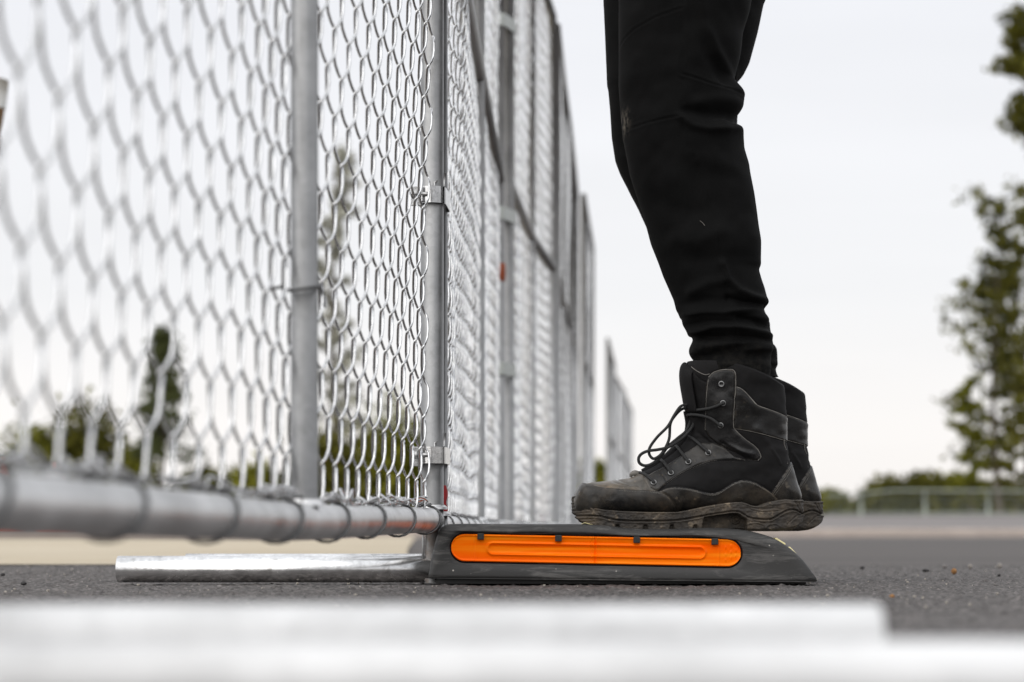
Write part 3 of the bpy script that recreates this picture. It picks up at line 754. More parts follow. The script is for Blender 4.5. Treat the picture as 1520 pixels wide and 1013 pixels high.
MUD = [(975,731),(984,727),(993,725),(1004,725),(1020,727),(1040,732),(1050,734),(1058,733.5),(1066,730),(1075,724),(1084,718.5),(1092,715.5),(1100,714.5),(1108,715.5),(1118,719),(1130,726),(1141,733),(1152,745),(1152,775),(1003,775),(1003,760),(994,745),(985,736.5)]
COLL = [(1047,575),(1090,556),(1200,575),(1200,630),(1166,621),(1140,612.5),(1119,606),(1100,586.5),(1086,579),(1085,560),(1068,550),(1050,556),(1030,560),(1005,552),(1005,520),(1200,520)]
S_ = {}
disp = np.zeros(len(P2)); dust = np.full(len(P2), .10)
def panel(key, poly, thick, wdt=1.3):
    global disp
    s = sdf(P2, poly); S_[key] = s
    disp = disp + thick*sstep(s, -wdt*.3, wdt) - .0007*np.exp(-((s+1.2)/1.1)**2)
panel('toe_cap', TOE, .0010); panel('eyestay', EYE, .0014); panel('lace_facing', FAC, .0018); panel('ankle_strap', STRAP, .0013)
panel('heel_counter', HEEL, .0012); panel('mudguard', MUD, .0011)
S_['vamp'] = sdf(P2, VAMP)
for line, dep_, wd in (
    ([(980,706),(984,712),(987,718)], .0009, 1.0), ([(978,729),(990,712),(1005,704),(1030,690)], .0, 1),
    ([(916,713),(922,716),(930,719),(945,722)], .0010, 1.6), ([(908,716),(916,719),(930,722.5)], .0007, 1.4), ([(1044,571),(1036,567),(1030,560),(1024,548)], .0008, 1.2),
    ([(1092,716),(1098,722),(1101,730)], .0008, 2.0), ([(1075,664),(1095,673),(1112,676)], -.0022, 4.0), ([(1068,660),(1088,672),(1108,683)], .0028, 3.0),
    ([(1120,640),(1140,665),(1165,672)], -.0012, 6.0), ([(1052,662),(1046,655),(1035,645)], .0016, 3), ([(1140,668),(1150,682),(1154,690)], -.0012, 2.2),
    ([(1093,590),(1108,603),(1120,612)], -.0008, 5.0), ([(1030,690),(1060,697),(1095,700),(1130,690)], -.0016, 9.0), ([(1020,655),(1034,652),(1046,655)], .0012, 3)):
    d_ = seg_dist(P2, line); disp = disp - dep_*np.exp(-(d_/wd)**2)
disp = disp + (vnoise(pxs/26, pys/20, 21)*.0022+vnoise(pxs/9, pys/9, 22)*.0010)*np.clip((pxs-862)/10, 0, 1)*np.clip((pys-545)/12, 0, 1)
lat = np.sign(PV[:, :, 1].ravel())
for k_, v_ in (('toe_cap', .30), ('vamp', .95), ('eyestay', .34), ('mudguard', .34), ('heel_counter', .20), ('ankle_strap', .04), ('lace_facing', .0)):
    dust = np.where(S_[k_] > -.3, v_, dust)
dust = dust*(1-.5*sstep(pxs, 1000, 1060)*(S_['eyestay'] > -.3)) + .10*np.exp(-((pys-735)/22)**2)
for a_ in ('toe_cap', 'eyestay', 'lace_facing', 'ankle_strap', 'heel_counter', 'mudguard'):   # scuffed light rims
    dust = dust + .75*np.exp(-((S_[a_]-.6)/.8)**2)*(.4+vnoise(pxs/7, pys/7, 31))
dust = np.clip(dust, 0, 1)
PV2 = PV + Nr*disp.reshape(NS, NR)[:, :, None]
ix = np.arange(NS*NR).reshape(NS, NR)
QF = np.stack([ix[:-1], np.roll(ix, -1, 1)[:-1], np.roll(ix, -1, 1)[1:], ix[1:]], -1).reshape(-1, 4)
FV = PV2.reshape(-1, 3)
fcx = pxs[QF].mean(1); fcy = pys[QF].mean(1); FP = np.stack([fcx, fcy], -1)
own = np.zeros(len(QF), int)
keys = ['mudguard', 'toe_cap', 'vamp', 'eyestay', 'ankle_strap', 'heel_counter', 'lace_facing']
for i_, k_ in enumerate(keys): own[S_[k_][QF].mean(1) > 0] = i_+1
cl = sdf(FP, COLL); own[(own == 0) & (cl > 0)] = 8
# mesh triangulation direction: outward
def sub_mesh(sel, name, m, parent):
    f = QF[sel]; used = np.unique(f); mp_ = np.full(len(FV), -1); mp_[used] = np.arange(len(used))
    o = mesh_obj(name, FV[used], mp_[f], m, parent)
    at = o.data.attributes.new('dust', 'FLOAT', 'POINT'); at.data.foreach_set('value', dust[used].astype(np.float32)); return o
v0 = FV[QF[:, 0]]; nrm = np.cross(FV[QF[:, 1]]-v0, FV[QF[:, 3]]-v0); cc = PV.mean(1)[np.minimum(np.arange(len(QF))//NR, NS-1)]
if np.mean(np.sum(nrm*(v0-cc), -1)) < 0: QF = QF[:, ::-1].copy()
boot = sub_mesh((own == 0), 'boot', M_nubuck, None)
boot.parent = person; boot.location = (BX-person.location.x, YN-person.location.y, BZ)
for i_, k_ in enumerate(keys): sub_mesh(own == i_+1, k_, M_leather, boot)
col_o = sub_mesh(own == 8, 'collar', M_nubuck, boot)
tree = BVHTree.FromPolygons([tuple(v) for v in FV[::1]], [tuple(int(i) for i in f) for f in QF[:, :]])
def on_boot(px, py, sgn=-1, lift=.0):
    s = side(px, py); h_ = tree.ray_cast(Vector((s[0], sgn*.2, s[1])), Vector((0, -sgn, 0)))
    if h_[0] is None:
        h2_ = tree.find_nearest(Vector((s[0], sgn*.03, s[1]))); p, n_ = h2_[0], h2_[1]
    else: p, n_ = h_[0], h_[1]
    if n_.y*sgn < 0: n_ = -n_
    return p+n_*lift
# piping, seams and stitches lying on the surface
def seam(name, line, r, m, lift=.0001, both=True, dash=None):
    mb = MB(); L = resample([l[:2] for l in spline([(x, y, 0) for x, y in line], 6)], max(8, int(len(line)*9)), closed=False)
    for sgn in ((-1, 1) if both else (-1,)):
        if not dash:
            mb = MB(); mb.tube([on_boot(*p, sgn, lift) for p in L], r, 6); last = mb.build(name, m, boot); continue
        if dash:
            Ld = resample(L, int(np.hypot(*np.diff(L, axis=0).T).sum()/1.15), closed=False)
            for i in range(0, len(Ld)-1, 2): mb.tube([on_boot(*Ld[i], sgn, lift), on_boot(*((Ld[i]+Ld[i+1])/2), sgn, lift+.0002), on_boot(*Ld[i+1], sgn, lift)], r, 5)
        else: mb.tube([on_boot(*p, sgn, lift) for p in L], r, 6)
    return mb.build(name, m, boot) if dash else last
seam('piping', FAC[0:15], .0006, M_edge, .0004); seam('piping', STRAP[0:7], .0007, M_edge, .0004); seam('piping', STRAP[8:], .0004, M_edge, .0002)
seam('piping', [(1047,566),(1044.5,593),(1044,640)], .0003, M_edge, .0002)
seam('piping', [(1024,546.5),(1029,552),(1036,557),(1043,560),(1049,559)], .0005, M_edge, .0003)
seam('stitching', [(1081,562),(1082,577),(1080,601),(1079,629)], .0003, M_stitch, .0002, dash=1)
seam('stitching', EYE[2:8], .00028, M_edge, -.0001, dash=1); seam('stitching', [(x, y+3) for x, y in EYE[2:9]], .00028, M_stitch, .0003, dash=1)
seam('stitching', [(x+1, y+3) for x, y in TOE[3:7]], .0003, M_edge, .0002, dash=1)
seam('stitching', [(x, y+2.4) for x, y in MUD[2:16]], .0003, M_edge, .0002, dash=1); seam('stitching', [(x+2.6, y+1) for x, y in HEEL[:3]], .0003, M_edge, .0002, dash=1)
seam('stitching', [(x+5, y+2) for x, y in HEEL[:3]], .0003, M_edge, .0002, dash=1)
seam('edge_seam', TOE[1:7], .0005, M_stitch, -.0006); seam('edge_seam', [(864.5,718),(872,720),(880,721.5)], .0009, M_stitch, -.0004)
seam('edge_seam', TOE[6:10], .0005, M_stitch, -.0004); seam('edge_seam', MUD[0:17], .0005, M_stitch, -.0008); seam('edge_seam', EYE[9:14], .0005, M_stitch, -.0004)

# ---- sole
def sole():
    x0, x1 = 847.5, 1193.0
    us = [0, .006, .02, .045, .08, .13, .2, .28, .38, .46, .55, .64, .72, .8, .88, .93, .965, .988, .997, 1]
    ws = [0, .012, .0225, .033, .0405, .0468, .0515, .0535, .0525, .0490, .0445, .0415, .0405, .0405, .0390, .0355, .0285, .0180, .0090, 0]
    fine = spline([(u, w_, 0) for u, w_ in zip(us, ws)], 8); fine = [(min(1, max(0, p[0])), max(0, p[1])) for p in fine]
    loop = [( (x0+u*(x1-x0)), -w_) for u, w_ in fine] + [((x0+u*(x1-x0)), w_) for u, w_ in fine[::-1][1:-1]]
    Lp = np.array([((x-CX)*KN-BX, y) for x, y in loop]); N = 760
    R = resample(Lp, N); px = (R[:, 0]+BX)/KN+CX
    tl = [(846,742),(849,737.5),(856,736.5),(863,738),(869,742.5),(875,749.5),(881,755),(895,757.5),(920,759.5),(960,761),(1000,761),(1015,758.5),(1040,753),(1070,748),(1085,746.3),(1096,746),(1103,748),(1110,751),(1118,752),(1128,751),(1140,746.5),(1150,743.3),(1160,742),(1172,742.8),(1185,742.5),(1195,742)]
    gl = [(846,766),(862,766),(881,766.5),(889,767),(901.6,770.6),(915,772.8),(929,773.8),(958,774),(985,773.8),(1000,773),(1012,771.5),(1024,769.5),(1037,767),(1060,763),(1078,760.3),(1086,759.7),(1093,760.5),(1099,764),(1106,768.5),(1113,770.5),(1132,772),(1139,771.5),(1146,768),(1152,764.5),(1159,760.5),(1166,757.8),(1172,757),(1178,758),(1185,761),(1190,763),(1195,763.5)]
    bl = [(846,757),(848.5,764),(852,770),(858,775.5),(866,779),(880,783),(900,786),(940,788),(1000,788.5),(1040,788),(1100,788),(1120,789),(1150,789),(1165,787.5),(1178,784),(1188,779.5),(1193,774),(1195,772)]
    it = lambda l, x: np.interp(x, [p[0] for p in l], [p[1] for p in l])
    zt, zb, zg = it(tl, px), it(bl, px), it(gl, px)
    Nl = 66; rows = []
    Tn = np.roll(R, -1, 0)-np.roll(R, 1, 0); Tn /= np.linalg.norm(Tn, axis=1)[:, None]; On = np.stack([Tn[:, 1], -Tn[:, 0]], -1)
    if np.mean(np.sum(On*(R-R.mean(0)), 1)) < 0: On = -On
    for q in np.linspace(0, 1, Nl):
        y = zb+(zt-zb)*q; P = np.stack([px, y], -1)
        o = np.full(N, -.001)
        o -= .0035*(1-sstep(q, 0, .10)) + .0010*(1-sstep(1-q, 0, .05))
        dg = (y-zg)                                                    # below the groove: positive
        o += .0012*np.exp(-((dg-2.2)/1.6)**2) - .0036*np.exp(-((dg)/1.1)**2)
        o += .0006*np.exp(-((y-zt-1.6)/1.0)**2)
        # toe bumper ribs
        m_ = sdf(P, [(840,740),(850,739),(858,740),(865,744.5),(871,751),(876,759),(881,766),(881,790),(840,790)]); mk = sstep(m_, 0, 1.5)
        o += mk*(.0004*np.sin((y-742)*2*PI/4.6+ (px-848)*.12)) ; o += .0013*np.exp(-((m_+1.6)/1.5)**2)*(px < 892)
        o -= .0012*np.exp(-((seg_dist(P, [(862,739),(870,744),(877,753),(884,762),(889,766.5)]))/1.0)**2)
        # lugs along the forefoot
        for xn in (913.5, 954.5, 993.5, 1028): o -= .0060*sstep(y, 778.5, 781)*(1-sstep(np.abs(px-xn-.0), 1.2+(y-778)*.18, 2.6+(y-778)*.28))
        # arch recess
        ar = sdf(P, [(1041,768),(1062,764.5),(1084,762),(1091,762.5),(1098,768),(1104,772),(1104,790),(1036,790)]); o -= .0220*sstep(ar, -.3, 1.6)
        for c_ in ((1090,772,5.5), (1090,772,2.4)): o += .0030*np.exp(-((np.hypot(px-c_[0], (y-c_[1])*1.0)-c_[2])/.8)**2)
        # heel shapes
        for l_, a_, w2 in (([(1100,781),(1108,777.5),(1120,777),(1128,779),(1131,784)], .0012, .9), ([(1132,783),(1136,779),(1146,778),(1153,782)], .0012, .9),
                      ([(1164,779),(1172,771.5),(1180,765.5),(1192,763.5)], -.0016, .9), ([(1110,754),(1125,757),(1143,755),(1158,757)], -.0009, .8),
                      ([(1110,758),(1125,761),(1145,760),(1155,758)], -.0008, .7), ([(1142,770),(1130,777),(1118,775),(1104,770)], -.0009, .7), ([(1176,745),(1181,752),(1187,762)], -.0014, 1.0), ([(1140,750),(1160,747),(1176,749)], .0010, 1.8), ([(1183,745),(1189,757)], .001, 1.2)):
            o += a_*np.exp(-(seg_dist(P, l_)/w2)**2)
        o += vnoise(px/5, y/3+(R[:, 1] > 0)*9, 41)*.0011+vnoise(px/2, y/1.6, 42)*.0005
        XY = R+On*o[:, None]; rows.append(np.column_stack([XY[:, 0], XY[:, 1], CAMZ+(HZ-y)*KN-BZ]))
    inn = R*np.array([.9, .86])+np.array([R[:, 0].mean()*.1, 0]); 
    rows.insert(0, np.column_stack([inn[:, 0], inn[:, 1], rows[0][:, 2]]))
    rows.append(np.column_stack([inn[:, 0], inn[:, 1], rows[-1][:, 2]-.002]))
    V = np.vstack(rows); n = len(rows); ii = np.arange(n*N).reshape(n, N)
    Q = np.stack([ii[:-1], np.roll(ii, -1, 1)[:-1], np.roll(ii, -1, 1)[1:], ii[1:]], -1).reshape(-1, 4)
    # caps as strips mirrored across the centre line
    half = N//2; F2 = []
    for r0 in (0, n-1):
        for i in range(half-1): F2.append((ii[r0, i], ii[r0, i+1], ii[r0, (N-i-1) % N], ii[r0, (N-i) % N]))
    return V, np.vstack([Q, np.array([f for f in F2 if len(set(f)) == 4])])
V, Fc = sole(); mesh_obj('sole', V, Fc, M_sole, boot)

# lining and inner sock rising out of the collar
rim = PV2[-1]; V = []; n = NR
for j, (q, dz) in enumerate(((1, 0), (.985, .0028), (.955, .0032), (.925, .0005), (.90, -.006), (.88, -.03), (.86, -.06))):
    c_ = rim.mean(0)
    for p in rim: V.append(c_+(p-c_)*[q, q, 1]+[0, 0, dz])
Fc = np.array([(j*n+i, j*n+(i+1) % n, (j+1)*n+(i+1) % n, (j+1)*n+i) for j in range(6) for i in range(n)])
mesh_obj('collar_lining', V, Fc, M_nubuck, boot)

# tongue tip standing above the collar
tg = MB()
Vt = []; prof = [(1013.2,566),(1013,556),(1014,548),(1016,542.6),(1018.5,541.6),(1022,544.5),(1026,549),(1030,555)]
na = 22
front = [(1021.5,612),(1018,590),(1015.2,575),(1013.5,562),(1013.6,552),(1015,545),(1017,542),(1019.5,541.5)]
for k_, (x, y) in enumerate(front):
    for i in range(na+1):
        t = -1+2*i/na; wy = .030*(1-.30*(k_/7)**3); s = side(x+ (t*t)*(13+ (2 if k_ > 4 else 0)), y+(t*t)*(17 if k_ >= 6 else 12 if k_ == 5 else 5 if k_ == 4 else 3))
        Vt.append((s[0]-.0012, t*wy, s[1]))
Ft = [(k_*(na+1)+i, k_*(na+1)+i+1, (k_+1)*(na+1)+i+1, (k_+1)*(na+1)+i) for k_ in range(len(front)-1) for i in range(na)]
tgo = mesh_obj('tongue', Vt, Ft, M_nubuck, boot); so = tgo.modifiers.new('s', 'SOLIDIFY'); so.thickness = .004; so.offset = -1
sb = tgo.modifiers.new('ss', 'SUBSURF'); sb.levels = 1; sb.render_levels = 2

# eyelets
EYES = [(967,718),(992.6,704),(1019,687.4),(1048,674),(1065.6,634),(1068,602),(1065.6,574)]
def ring_at(c, n_, R_, r_, name, m):
    n_ = n_.normalized(); a_ = n_.orthogonal().normalized(); b_ = n_.cross(a_)
    pts = [c+(a_*math.cos(t)+b_*math.sin(t))*R_ for t in np.linspace(0, 2*PI, 20, endpoint=False)]
    V, Fc = tube(pts, r_, 8, closed=True); return mesh_obj(name, V, Fc, m, boot)
ecent = []
for x, y in EYES:
    for sgn in (-1, 1):
        c0 = on_boot(x, y, sgn); ca_ = on_boot(x+3, y, sgn); cb_ = on_boot(x, y+3, sgn)
        nn = (ca_-c0).cross(cb_-c0).normalized()
        if nn.y*sgn < 0: nn = -nn
        ring_at(c0+nn*.0012, nn, .0033, .0009, 'eyelet', M_eye)
        mb = MB(); mb.tube([c0+nn*.0008, c0+nn*.0011], .0027, 14); mb.build('eyelet_hole', M_black, boot)
        if sgn < 0: ecent.append((c0, nn))
# laces
def lace(name, pts, r=.0021):
    V, Fc = tube(spline(pts, 8), r, 10); return mesh_obj(name, V, Fc, M_lace, boot)
def L3(px, py, y): s = side(px, py); return Vector((s[0], y, s[1]))
tops = [(949,703),(981,684),(1005,664),(1022,648)]
for i in range(4):
    for sgn in (-1, 1):
        c0, nn = ecent[i]; c0 = Vector((c0.x, c0.y*(-sgn), c0.z)); nn = Vector((nn.x, nn.y*(-sgn), nn.z)); tx_, ty_ = tops[i]
        q = L3(tx_, ty_, -sgn*-.004); m_ = (c0+q)/2+nn*.0055+Vector((-.002, 0, .002))
        lace('lace', [c0-nn*.001, c0+nn*.003, m_, q+Vector((-.001, 0, .001)), L3(tx_-3, ty_+1, sgn*-.004)])
for i, (tx_, ty_) in ((4, (1026,617)), (5, (1027,610))):
    for sgn in (-1, 1):
        c0, nn = ecent[i]; c0 = Vector((c0.x, c0.y*(-sgn), c0.z)); nn = Vector((nn.x, nn.y*(-sgn), nn.z))
        a_ = on_boot(1050, (EYES[i][1]+ty_)/2+ (3 if i == 5 else -2), sgn); a_ = a_+Vector((0, sgn*.0035, 0))
        lace('lace', [c0-nn*.001, c0+nn*.0032, a_, L3(1031, ty_+1, sgn*.028), L3(tx_-5, ty_, sgn*.010), L3(tx_-6, ty_+1, 0)])
lace('bow_loop', [L3(1030,612,-.012), L3(1024,603,-.014), L3(1016,602.5,-.016), L3(1008,605.5,-.018), L3(999,618,-.022), L3(989,634.7,-.026), L3(973.4,650.5,-.028), L3(963,665,-.027), L3(961.5,674,-.026), L3(965,680.5,-.026), L3(970,682,-.025), L3(979,676,-.024), L3(987,664,-.021), L3(992,651,-.018), L3(993.5,631,-.017), L3(1000,619,-.016), L3(1012,608,-.012), L3(1028,606,-.008)], .0020)
lace('bow_loop', [L3(1031,620,-.010), L3(1027,633,-.014), L3(1018,645,-.018), L3(1008,654,-.020), L3(990,665,-.022), L3(974,669,-.026), L3(960,671,-.030), L3(950,675.5,-.031), L3(945.8,682,-.031), L3(947.5,689,-.030), L3(955,692.5,-.028), L3(965,690,-.026), L3(978,680,-.022), L3(990,664,-.018), L3(1004,652,-.014), L3(1018,640,-.010), L3(1026,622,-.006)], .0021)
lace('lace_end', [L3(1028,622,-.004), L3(1021,640,.001), L3(1010,654,.006), L3(996,668,.010), L3(982,682,.012), L3(966,694,.012), L3(957,700,.010)], .0021)
mb = MB(); pk = [L3(1030+4*math.cos(t), 614+6*math.sin(t), -.008+.006*math.sin(2*t)) for t in np.linspace(0, 4*PI, 22)]
mb.tube(spline(pk, 3), .0028, 8); mb.build('lace_knot', M_lace, boot)
# curled tip of the tongue root showing below the first lace
mb = MB(); mb.tube(spline([L3(936,708,-.004), L3(938,704,-.006), L3(944,703,-.006), L3(950,706,-.005), L3(960,704,-.004), L3(975,695,-.004)], 5), [.002+.0022*min(1, i/8) for i in range(26)], 10)
mb.build('tongue_root', M_edge, boot)
mb = MB(); mb.tube(spline([L3(955,703,0), L3(975,691,0), L3(993,678,0), L3(1008,665,0), L3(1020,650,0), L3(1024,630,0), L3(1021,610,0)], 5), .0065, 14)
mb.build('tongue_ridge', M_nubuck, boot)

def copy_sub(o, parent):
    c = o.copy(); C.objects.link(c); c.parent = parent
    for ch in list(o.children): copy_sub(ch, c)
    return c
boot2 = copy_sub(boot, person)
boot2.location = boot.location+Vector((.0515, YF-YN, .0003)); boot2.rotation_euler = (0, 0, math.radians(-2))

# ---- trousers
def leg(rowsL, rowsR, Y, hwf, yc_f, seed, near):
    KK = Y/F; ys = np.linspace(-330, 560, 460); n = 180
    yL, xL = zip(*rowsL); yR, xR = zip(*rowsR)
    l = np.interp(ys, yL, xL); r_ = np.interp(ys, yR, xR)
    ker = np.array([1, 2, 3, 2, 1])/9; l = np.convolve(np.pad(l, 2, 'edge'), ker, 'valid'); r_ = np.convolve(np.pad(r_, 2, 'edge'), ker, 'valid')
    th = np.linspace(0, 2*PI, n, endpoint=False)
    cx_ = (l+r_)/2; rx = (r_-l)/2
    hw = np.interp(ys, [h[0] for h in hwf], [h[1] for h in hwf]); yo = np.interp(ys, [h[0] for h in yc_f], [h[1] for h in yc_f])
    X = cx_[:, None]+rx[:, None]*np.sign(np.cos(th))*np.abs(np.cos(th))**.92
    Yy = Y+yo[:, None]+hw[:, None]*np.sin(th)[None, :]
    YS = np.repeat(ys[:, None], n, 1)
    G = np.stack([(X-CX)*KK, Yy, CAMZ+(HZ-YS)*KK], -1); Nn = gnormals(G)
    if np.mean(np.sum(Nn*(G-G.mean(1, keepdims=True)), -1)) < 0: Nn = -Nn
    P = np.stack([X.ravel(), YS.ravel()], -1); d = np.zeros(len(P)); sy = np.sin(th)[None, :].repeat(len(ys), 0).ravel(); facing = np.clip(np.abs(sy)*1.3, 0, 1)
    ph = seed*1.7+(sy > 0)*2.1
    for line, a_, w_ in (
        ([(1026,-40),(1030,20),(1038,60),(1055,92),(1078,118),(1104,142)], .0045, 9), ([(1018,10),(1028,60),(1046,100),(1070,130)], -.003, 10),
        ([(1005,190),(1022,202),(1045,206),(1075,203),(1098,196)], .0040, 6), ([(1012,180),(1040,184),(1070,184),(1092,182)], -.0045, 7), ([(1030,166),(1060,162),(1095,160)], .0025, 8),
        ([(1010,240),(1050,250),(1090,262)], .0018, 14), ([(960,300),(1010,330),(1060,318)], -.0016, 16), ([(1000,365),(1030,372),(1060,352)], .0022, 10), ([(990,350),(1020,395),(1050,392)], -.0015, 12),
        ([(1066,400),(1075,422),(1090,437),(1112,446),(1138,450)], .0055, 6), ([(1020,440),(1045,428),(1065,425)], .0030, 8), ([(1075,450),(1100,456),(1132,457)], -.0050, 5), ([(1012,455),(1040,452),(1070,456)], -.0030, 7),
        ([(1010,470),(1040,467),(1070,470),(1100,466),(1128,460)], .0042, 5), ([(1090,478),(1115,482),(1140,489)], -.0045, 5), ([(1015,484),(1045,483),(1078,486)], -.0035, 5),
        ([(1022,496),(1055,489),(1085,491),(1115,497),(1145,501)], .0050, 4.5), ([(1040,505),(1080,505),(1142,509)], -.0035, 5), ([(1030,521),(1070,517),(1110,513),(1147,516)], .0035, 5), ([(1105,525),(1130,523),(1150,519)], .003, 4), ([(1026,534),(1080,533),(1148,534)], -.003, 6)):
        if near or True:
            d += 1.35*a_*np.exp(-(seg_dist(P, [(x+(0 if near else 4), y) for x, y in line])/w_)**2)*facing
    for line in ([(1008,-60),(1006,50),(1005,195),(1012,225),(1030,262),(1045,310),(1055,350),(1066,400),(1074,455),(1084,490),(1090,540)], [(915,78),(926,66),(940,57),(965,46),(1006,34)], [(921,200),(945,197),(970,193),(1005,187)], [(1008,128),(1050,140),(1104,147)]):
        sdn = seg_dist(P, line); d -= .0013*np.exp(-(sdn/1.2)**2)*facing; d += .0006*np.exp(-((sdn-3)/1.6)**2)*facing
    d += vnoise(P[:, 0]/34+ph, P[:, 1]/40, seed)*.0070*facing+vnoise(P[:, 0]/14+ph, P[:, 1]/17, seed+1)*.0022*facing
    lowf = sstep(P[:, 1], 420, 500); d += lowf*vnoise(P[:, 0]/30+ph, P[:, 1]/6.5, seed+2)*.0050*facing
    G = G+Nn*d.reshape(len(ys), n)[:, :, None]
    ii = np.arange(len(ys)*n).reshape(len(ys), n); Q = np.stack([ii[:-1], ii[1:], np.roll(ii, -1, 1)[1:], np.roll(ii, -1, 1)[:-1]], -1).reshape(-1, 4)
    dst = np.exp(-((P[:, 0]-925)/6)**2-((P[:, 1]-187)/16)**2)*(sy < .2)*1.2*near+.06*sstep(P[:, 1], 480, 550)
    return G.reshape(-1, 3), Q, dst
NL = [(-330,945),(-150,930),(0,918.5),(128,918.5),(159,921),(205,925),(259,935),(285,943),(315,953),(365,968),(412,985),(446,1000),(462,1004),(471,1012),(483,1013),(490,1018),(497,1024),(504,1029),(511,1026),(518,1022.5),(526,1022.5),(532,1026),(538,1031),(545,1034),(560,1036)]
NRr = [(-330,1150),(-150,1138),(0,1116),(20,1112),(49,1103),(87,1098),(110,1092),(122,1089.5),(132,1097),(141,1104.5),(159,1103),(168,1098),(176,1090.5),(186,1090.5),(190,1100),(196,1103.5),(221,1105),(244,1112),(259,1114),(309,1123),(359,1129),(387,1129),(394,1129.5),(401,1126),(415,1130),(428,1135),(445,1139),(452,1139.4),(458,1135),(463,1132),(468,1137),(476,1142),(484,1140),(491,1141),(500,1145),(511,1148),(517,1146),(523,1145),(540,1144),(560,1143)]
FL = [(-330,920),(-150,905),(0,895.4),(77,899),(130,901),(133,902.6),(164,905.5),(205,908),(239,913.4),(259,921),(290,937),(312,948),(365,972),(412,989),(446,1004),(480,1016),(505,1032),(520,1030),(545,1040),(560,1044)]
FR = [(-330,1165),(-150,1158),(0,1136.7),(8,1133),(51,1124),(95,1112),(113,1103),(126,1089),(150,1095),(190,1094),(221,1102),(259,1110),(309,1120),(359,1126),(400,1126),(440,1134),(462,1134),(480,1142),(505,1146),(516,1147),(522,1152.5),(530,1154),(544,1154),(549,1150),(556,1152),(560,1156)]
hwf = [(-330,.088),(0,.083),(130,.074),(250,.068),(380,.062),(480,.054),(560,.048)]
Va, Qa, Da = leg(NL, NRr, YN, hwf, [(-330,.004),(560,0)], 51, True)
Vb, Qb, Db = leg(FL, FR, YF, hwf, [(-330,-.004),(560,0)], 61, False)
# seat of the trousers closing over both legs
ztop = Va[0][2]
mbv = []; ny_, nn_ = 14, 64
for j in range(ny_):
    q = j/(ny_-1); z = ztop-.10+q*.22; cxp = .285+q*.02
    for i in range(nn_):
        t = 2*PI*i/nn_; mbv.append((cxp+math.cos(t)*(.122-.010*q)*(1+.04*math.sin(t*3)), 2.82+math.sin(t)*(.168-.012*q), z+.03*math.cos(t)*(1-q)))
Qc = np.array([(j*nn_+i, j*nn_+(i+1) % nn_, (j+1)*nn_+(i+1) % nn_, (j+1)*nn_+i) for j in range(ny_-1) for i in range(nn_)])
allV = np.vstack([Va, Vb, np.array(mbv)]); allQ = np.vstack([Qa, Qb+len(Va), Qc+len(Va)+len(Vb)])
tr = mesh_obj('trousers', allV-np.array([person.location.x, person.location.y, 0]), allQ, M_cloth, person)
at = tr.data.attributes.new('dust', 'FLOAT', 'POINT'); at.data.foreach_set('value', np.concatenate([Da, Db, np.zeros(len(mbv))]).astype(np.float32))
# stray fibre caught on the shin, small seam tags
fb = MB(); fb.tube([W(1039, 328, 2.674), W(1043, 331, 2.671), W(1046, 335, 2.6735)], .0003, 5)
o = fb.build('fibre', M_pw); o.data.transform(Matrix.Translation((-person.location.x, -person.location.y, 0))); o.parent = person

# ---- body inside the clothes (continues above the picture)
def skin_body(name, nodes, edges, m, parent, sub=2):
    me = bpy.data.meshes.new(name); me.from_pydata([n[:3] for n in nodes], edges, []); o = bpy.data.objects.new(name, me); C.objects.link(o)
    o.modifiers.new('skin', 'SKIN')
    for i, n in enumerate(nodes): me.skin_vertices[0].data[i].radius = (n[3], n[4] if len(n) > 4 else n[3])
    me.skin_vertices[0].data[0].use_root = True
    s = o.modifiers.new('sub', 'SUBSURF'); s.levels = sub; s.render_levels = sub
    me.materials.append(m); o.parent = parent; o.location = (-person.location.x, -person.location.y, 0); return o
yN, yF = 2.74, 2.90
nodes = [(.30,2.82,1.00,.11,.13), (.29,2.82,1.15,.10,.12), (.275,2.82,1.33,.11,.15), (.27,2.82,1.44,.07,.12), (.265,2.82,1.52,.05), (.255,2.82,1.60,.075,.07), (.25,2.82,1.69,.085,.075), (.25,2.82,1.76,.06,.055),
  (.275,2.65,1.40,.05), (.30,2.60,1.13,.038), (.22,2.64,1.08,.028), (.16,2.66,1.05,.030,.015),
  (.275,2.99,1.40,.05), (.30,3.04,1.13,.038), (.22,3.00,1.08,.028), (.16,2.98,1.05,.030,.015),
  (.28,yN,.92,.075), (.235,yN+.005,.61,.052), (.275,yN,.42,.048), (.315,yN,.20,.033), (.33,yN,.13,.034), (.20,yN,.105,.028,.02),
  (.28,yF,.92,.075), (.24,yF-.005,.61,.052), (.29,yF,.42,.048), (.355,yF,.20,.033), (.375,yF,.13,.034), (.25,yF,.105,.028,.02)]
edges = [(0,1),(1,2),(2,3),(3,4),(4,5),(5,6),(6,7),(3,8),(8,9),(9,10),(10,11),(3,12),(12,13),(13,14),(14,15),(0,16),(16,17),(17,18),(18,19),(19,20),(20,21),(0,22),(22,23),(23,24),(24,25),(25,26),(26,27)]
skin_body('body', nodes, edges, M_skin, person)
jn = [(.30,2.82,.98,.135,.175), (.295,2.82,1.15,.125,.165), (.28,2.82,1.33,.125,.175), (.275,2.82,1.43,.085,.15), (.268,2.82,1.50,.062),
  (.28,2.64,1.41,.065), (.305,2.59,1.13,.052), (.22,2.64,1.09,.040), (.28,3.0,1.41,.065), (.305,3.05,1.13,.052), (.22,3.00,1.09,.040)]
skin_body('jacket', jn, [(0,1),(1,2),(2,3),(3,4),(3,5),(5,6),(6,7),(3,8),(8,9),(9,10)], M_cloth, person)
skin_body('hair', [(.262,2.82,1.73,.088,.080), (.285,2.82,1.70,.072,.075), (.29,2.82,1.63,.05,.065)], [(0,1),(1,2)], M_hair, person)
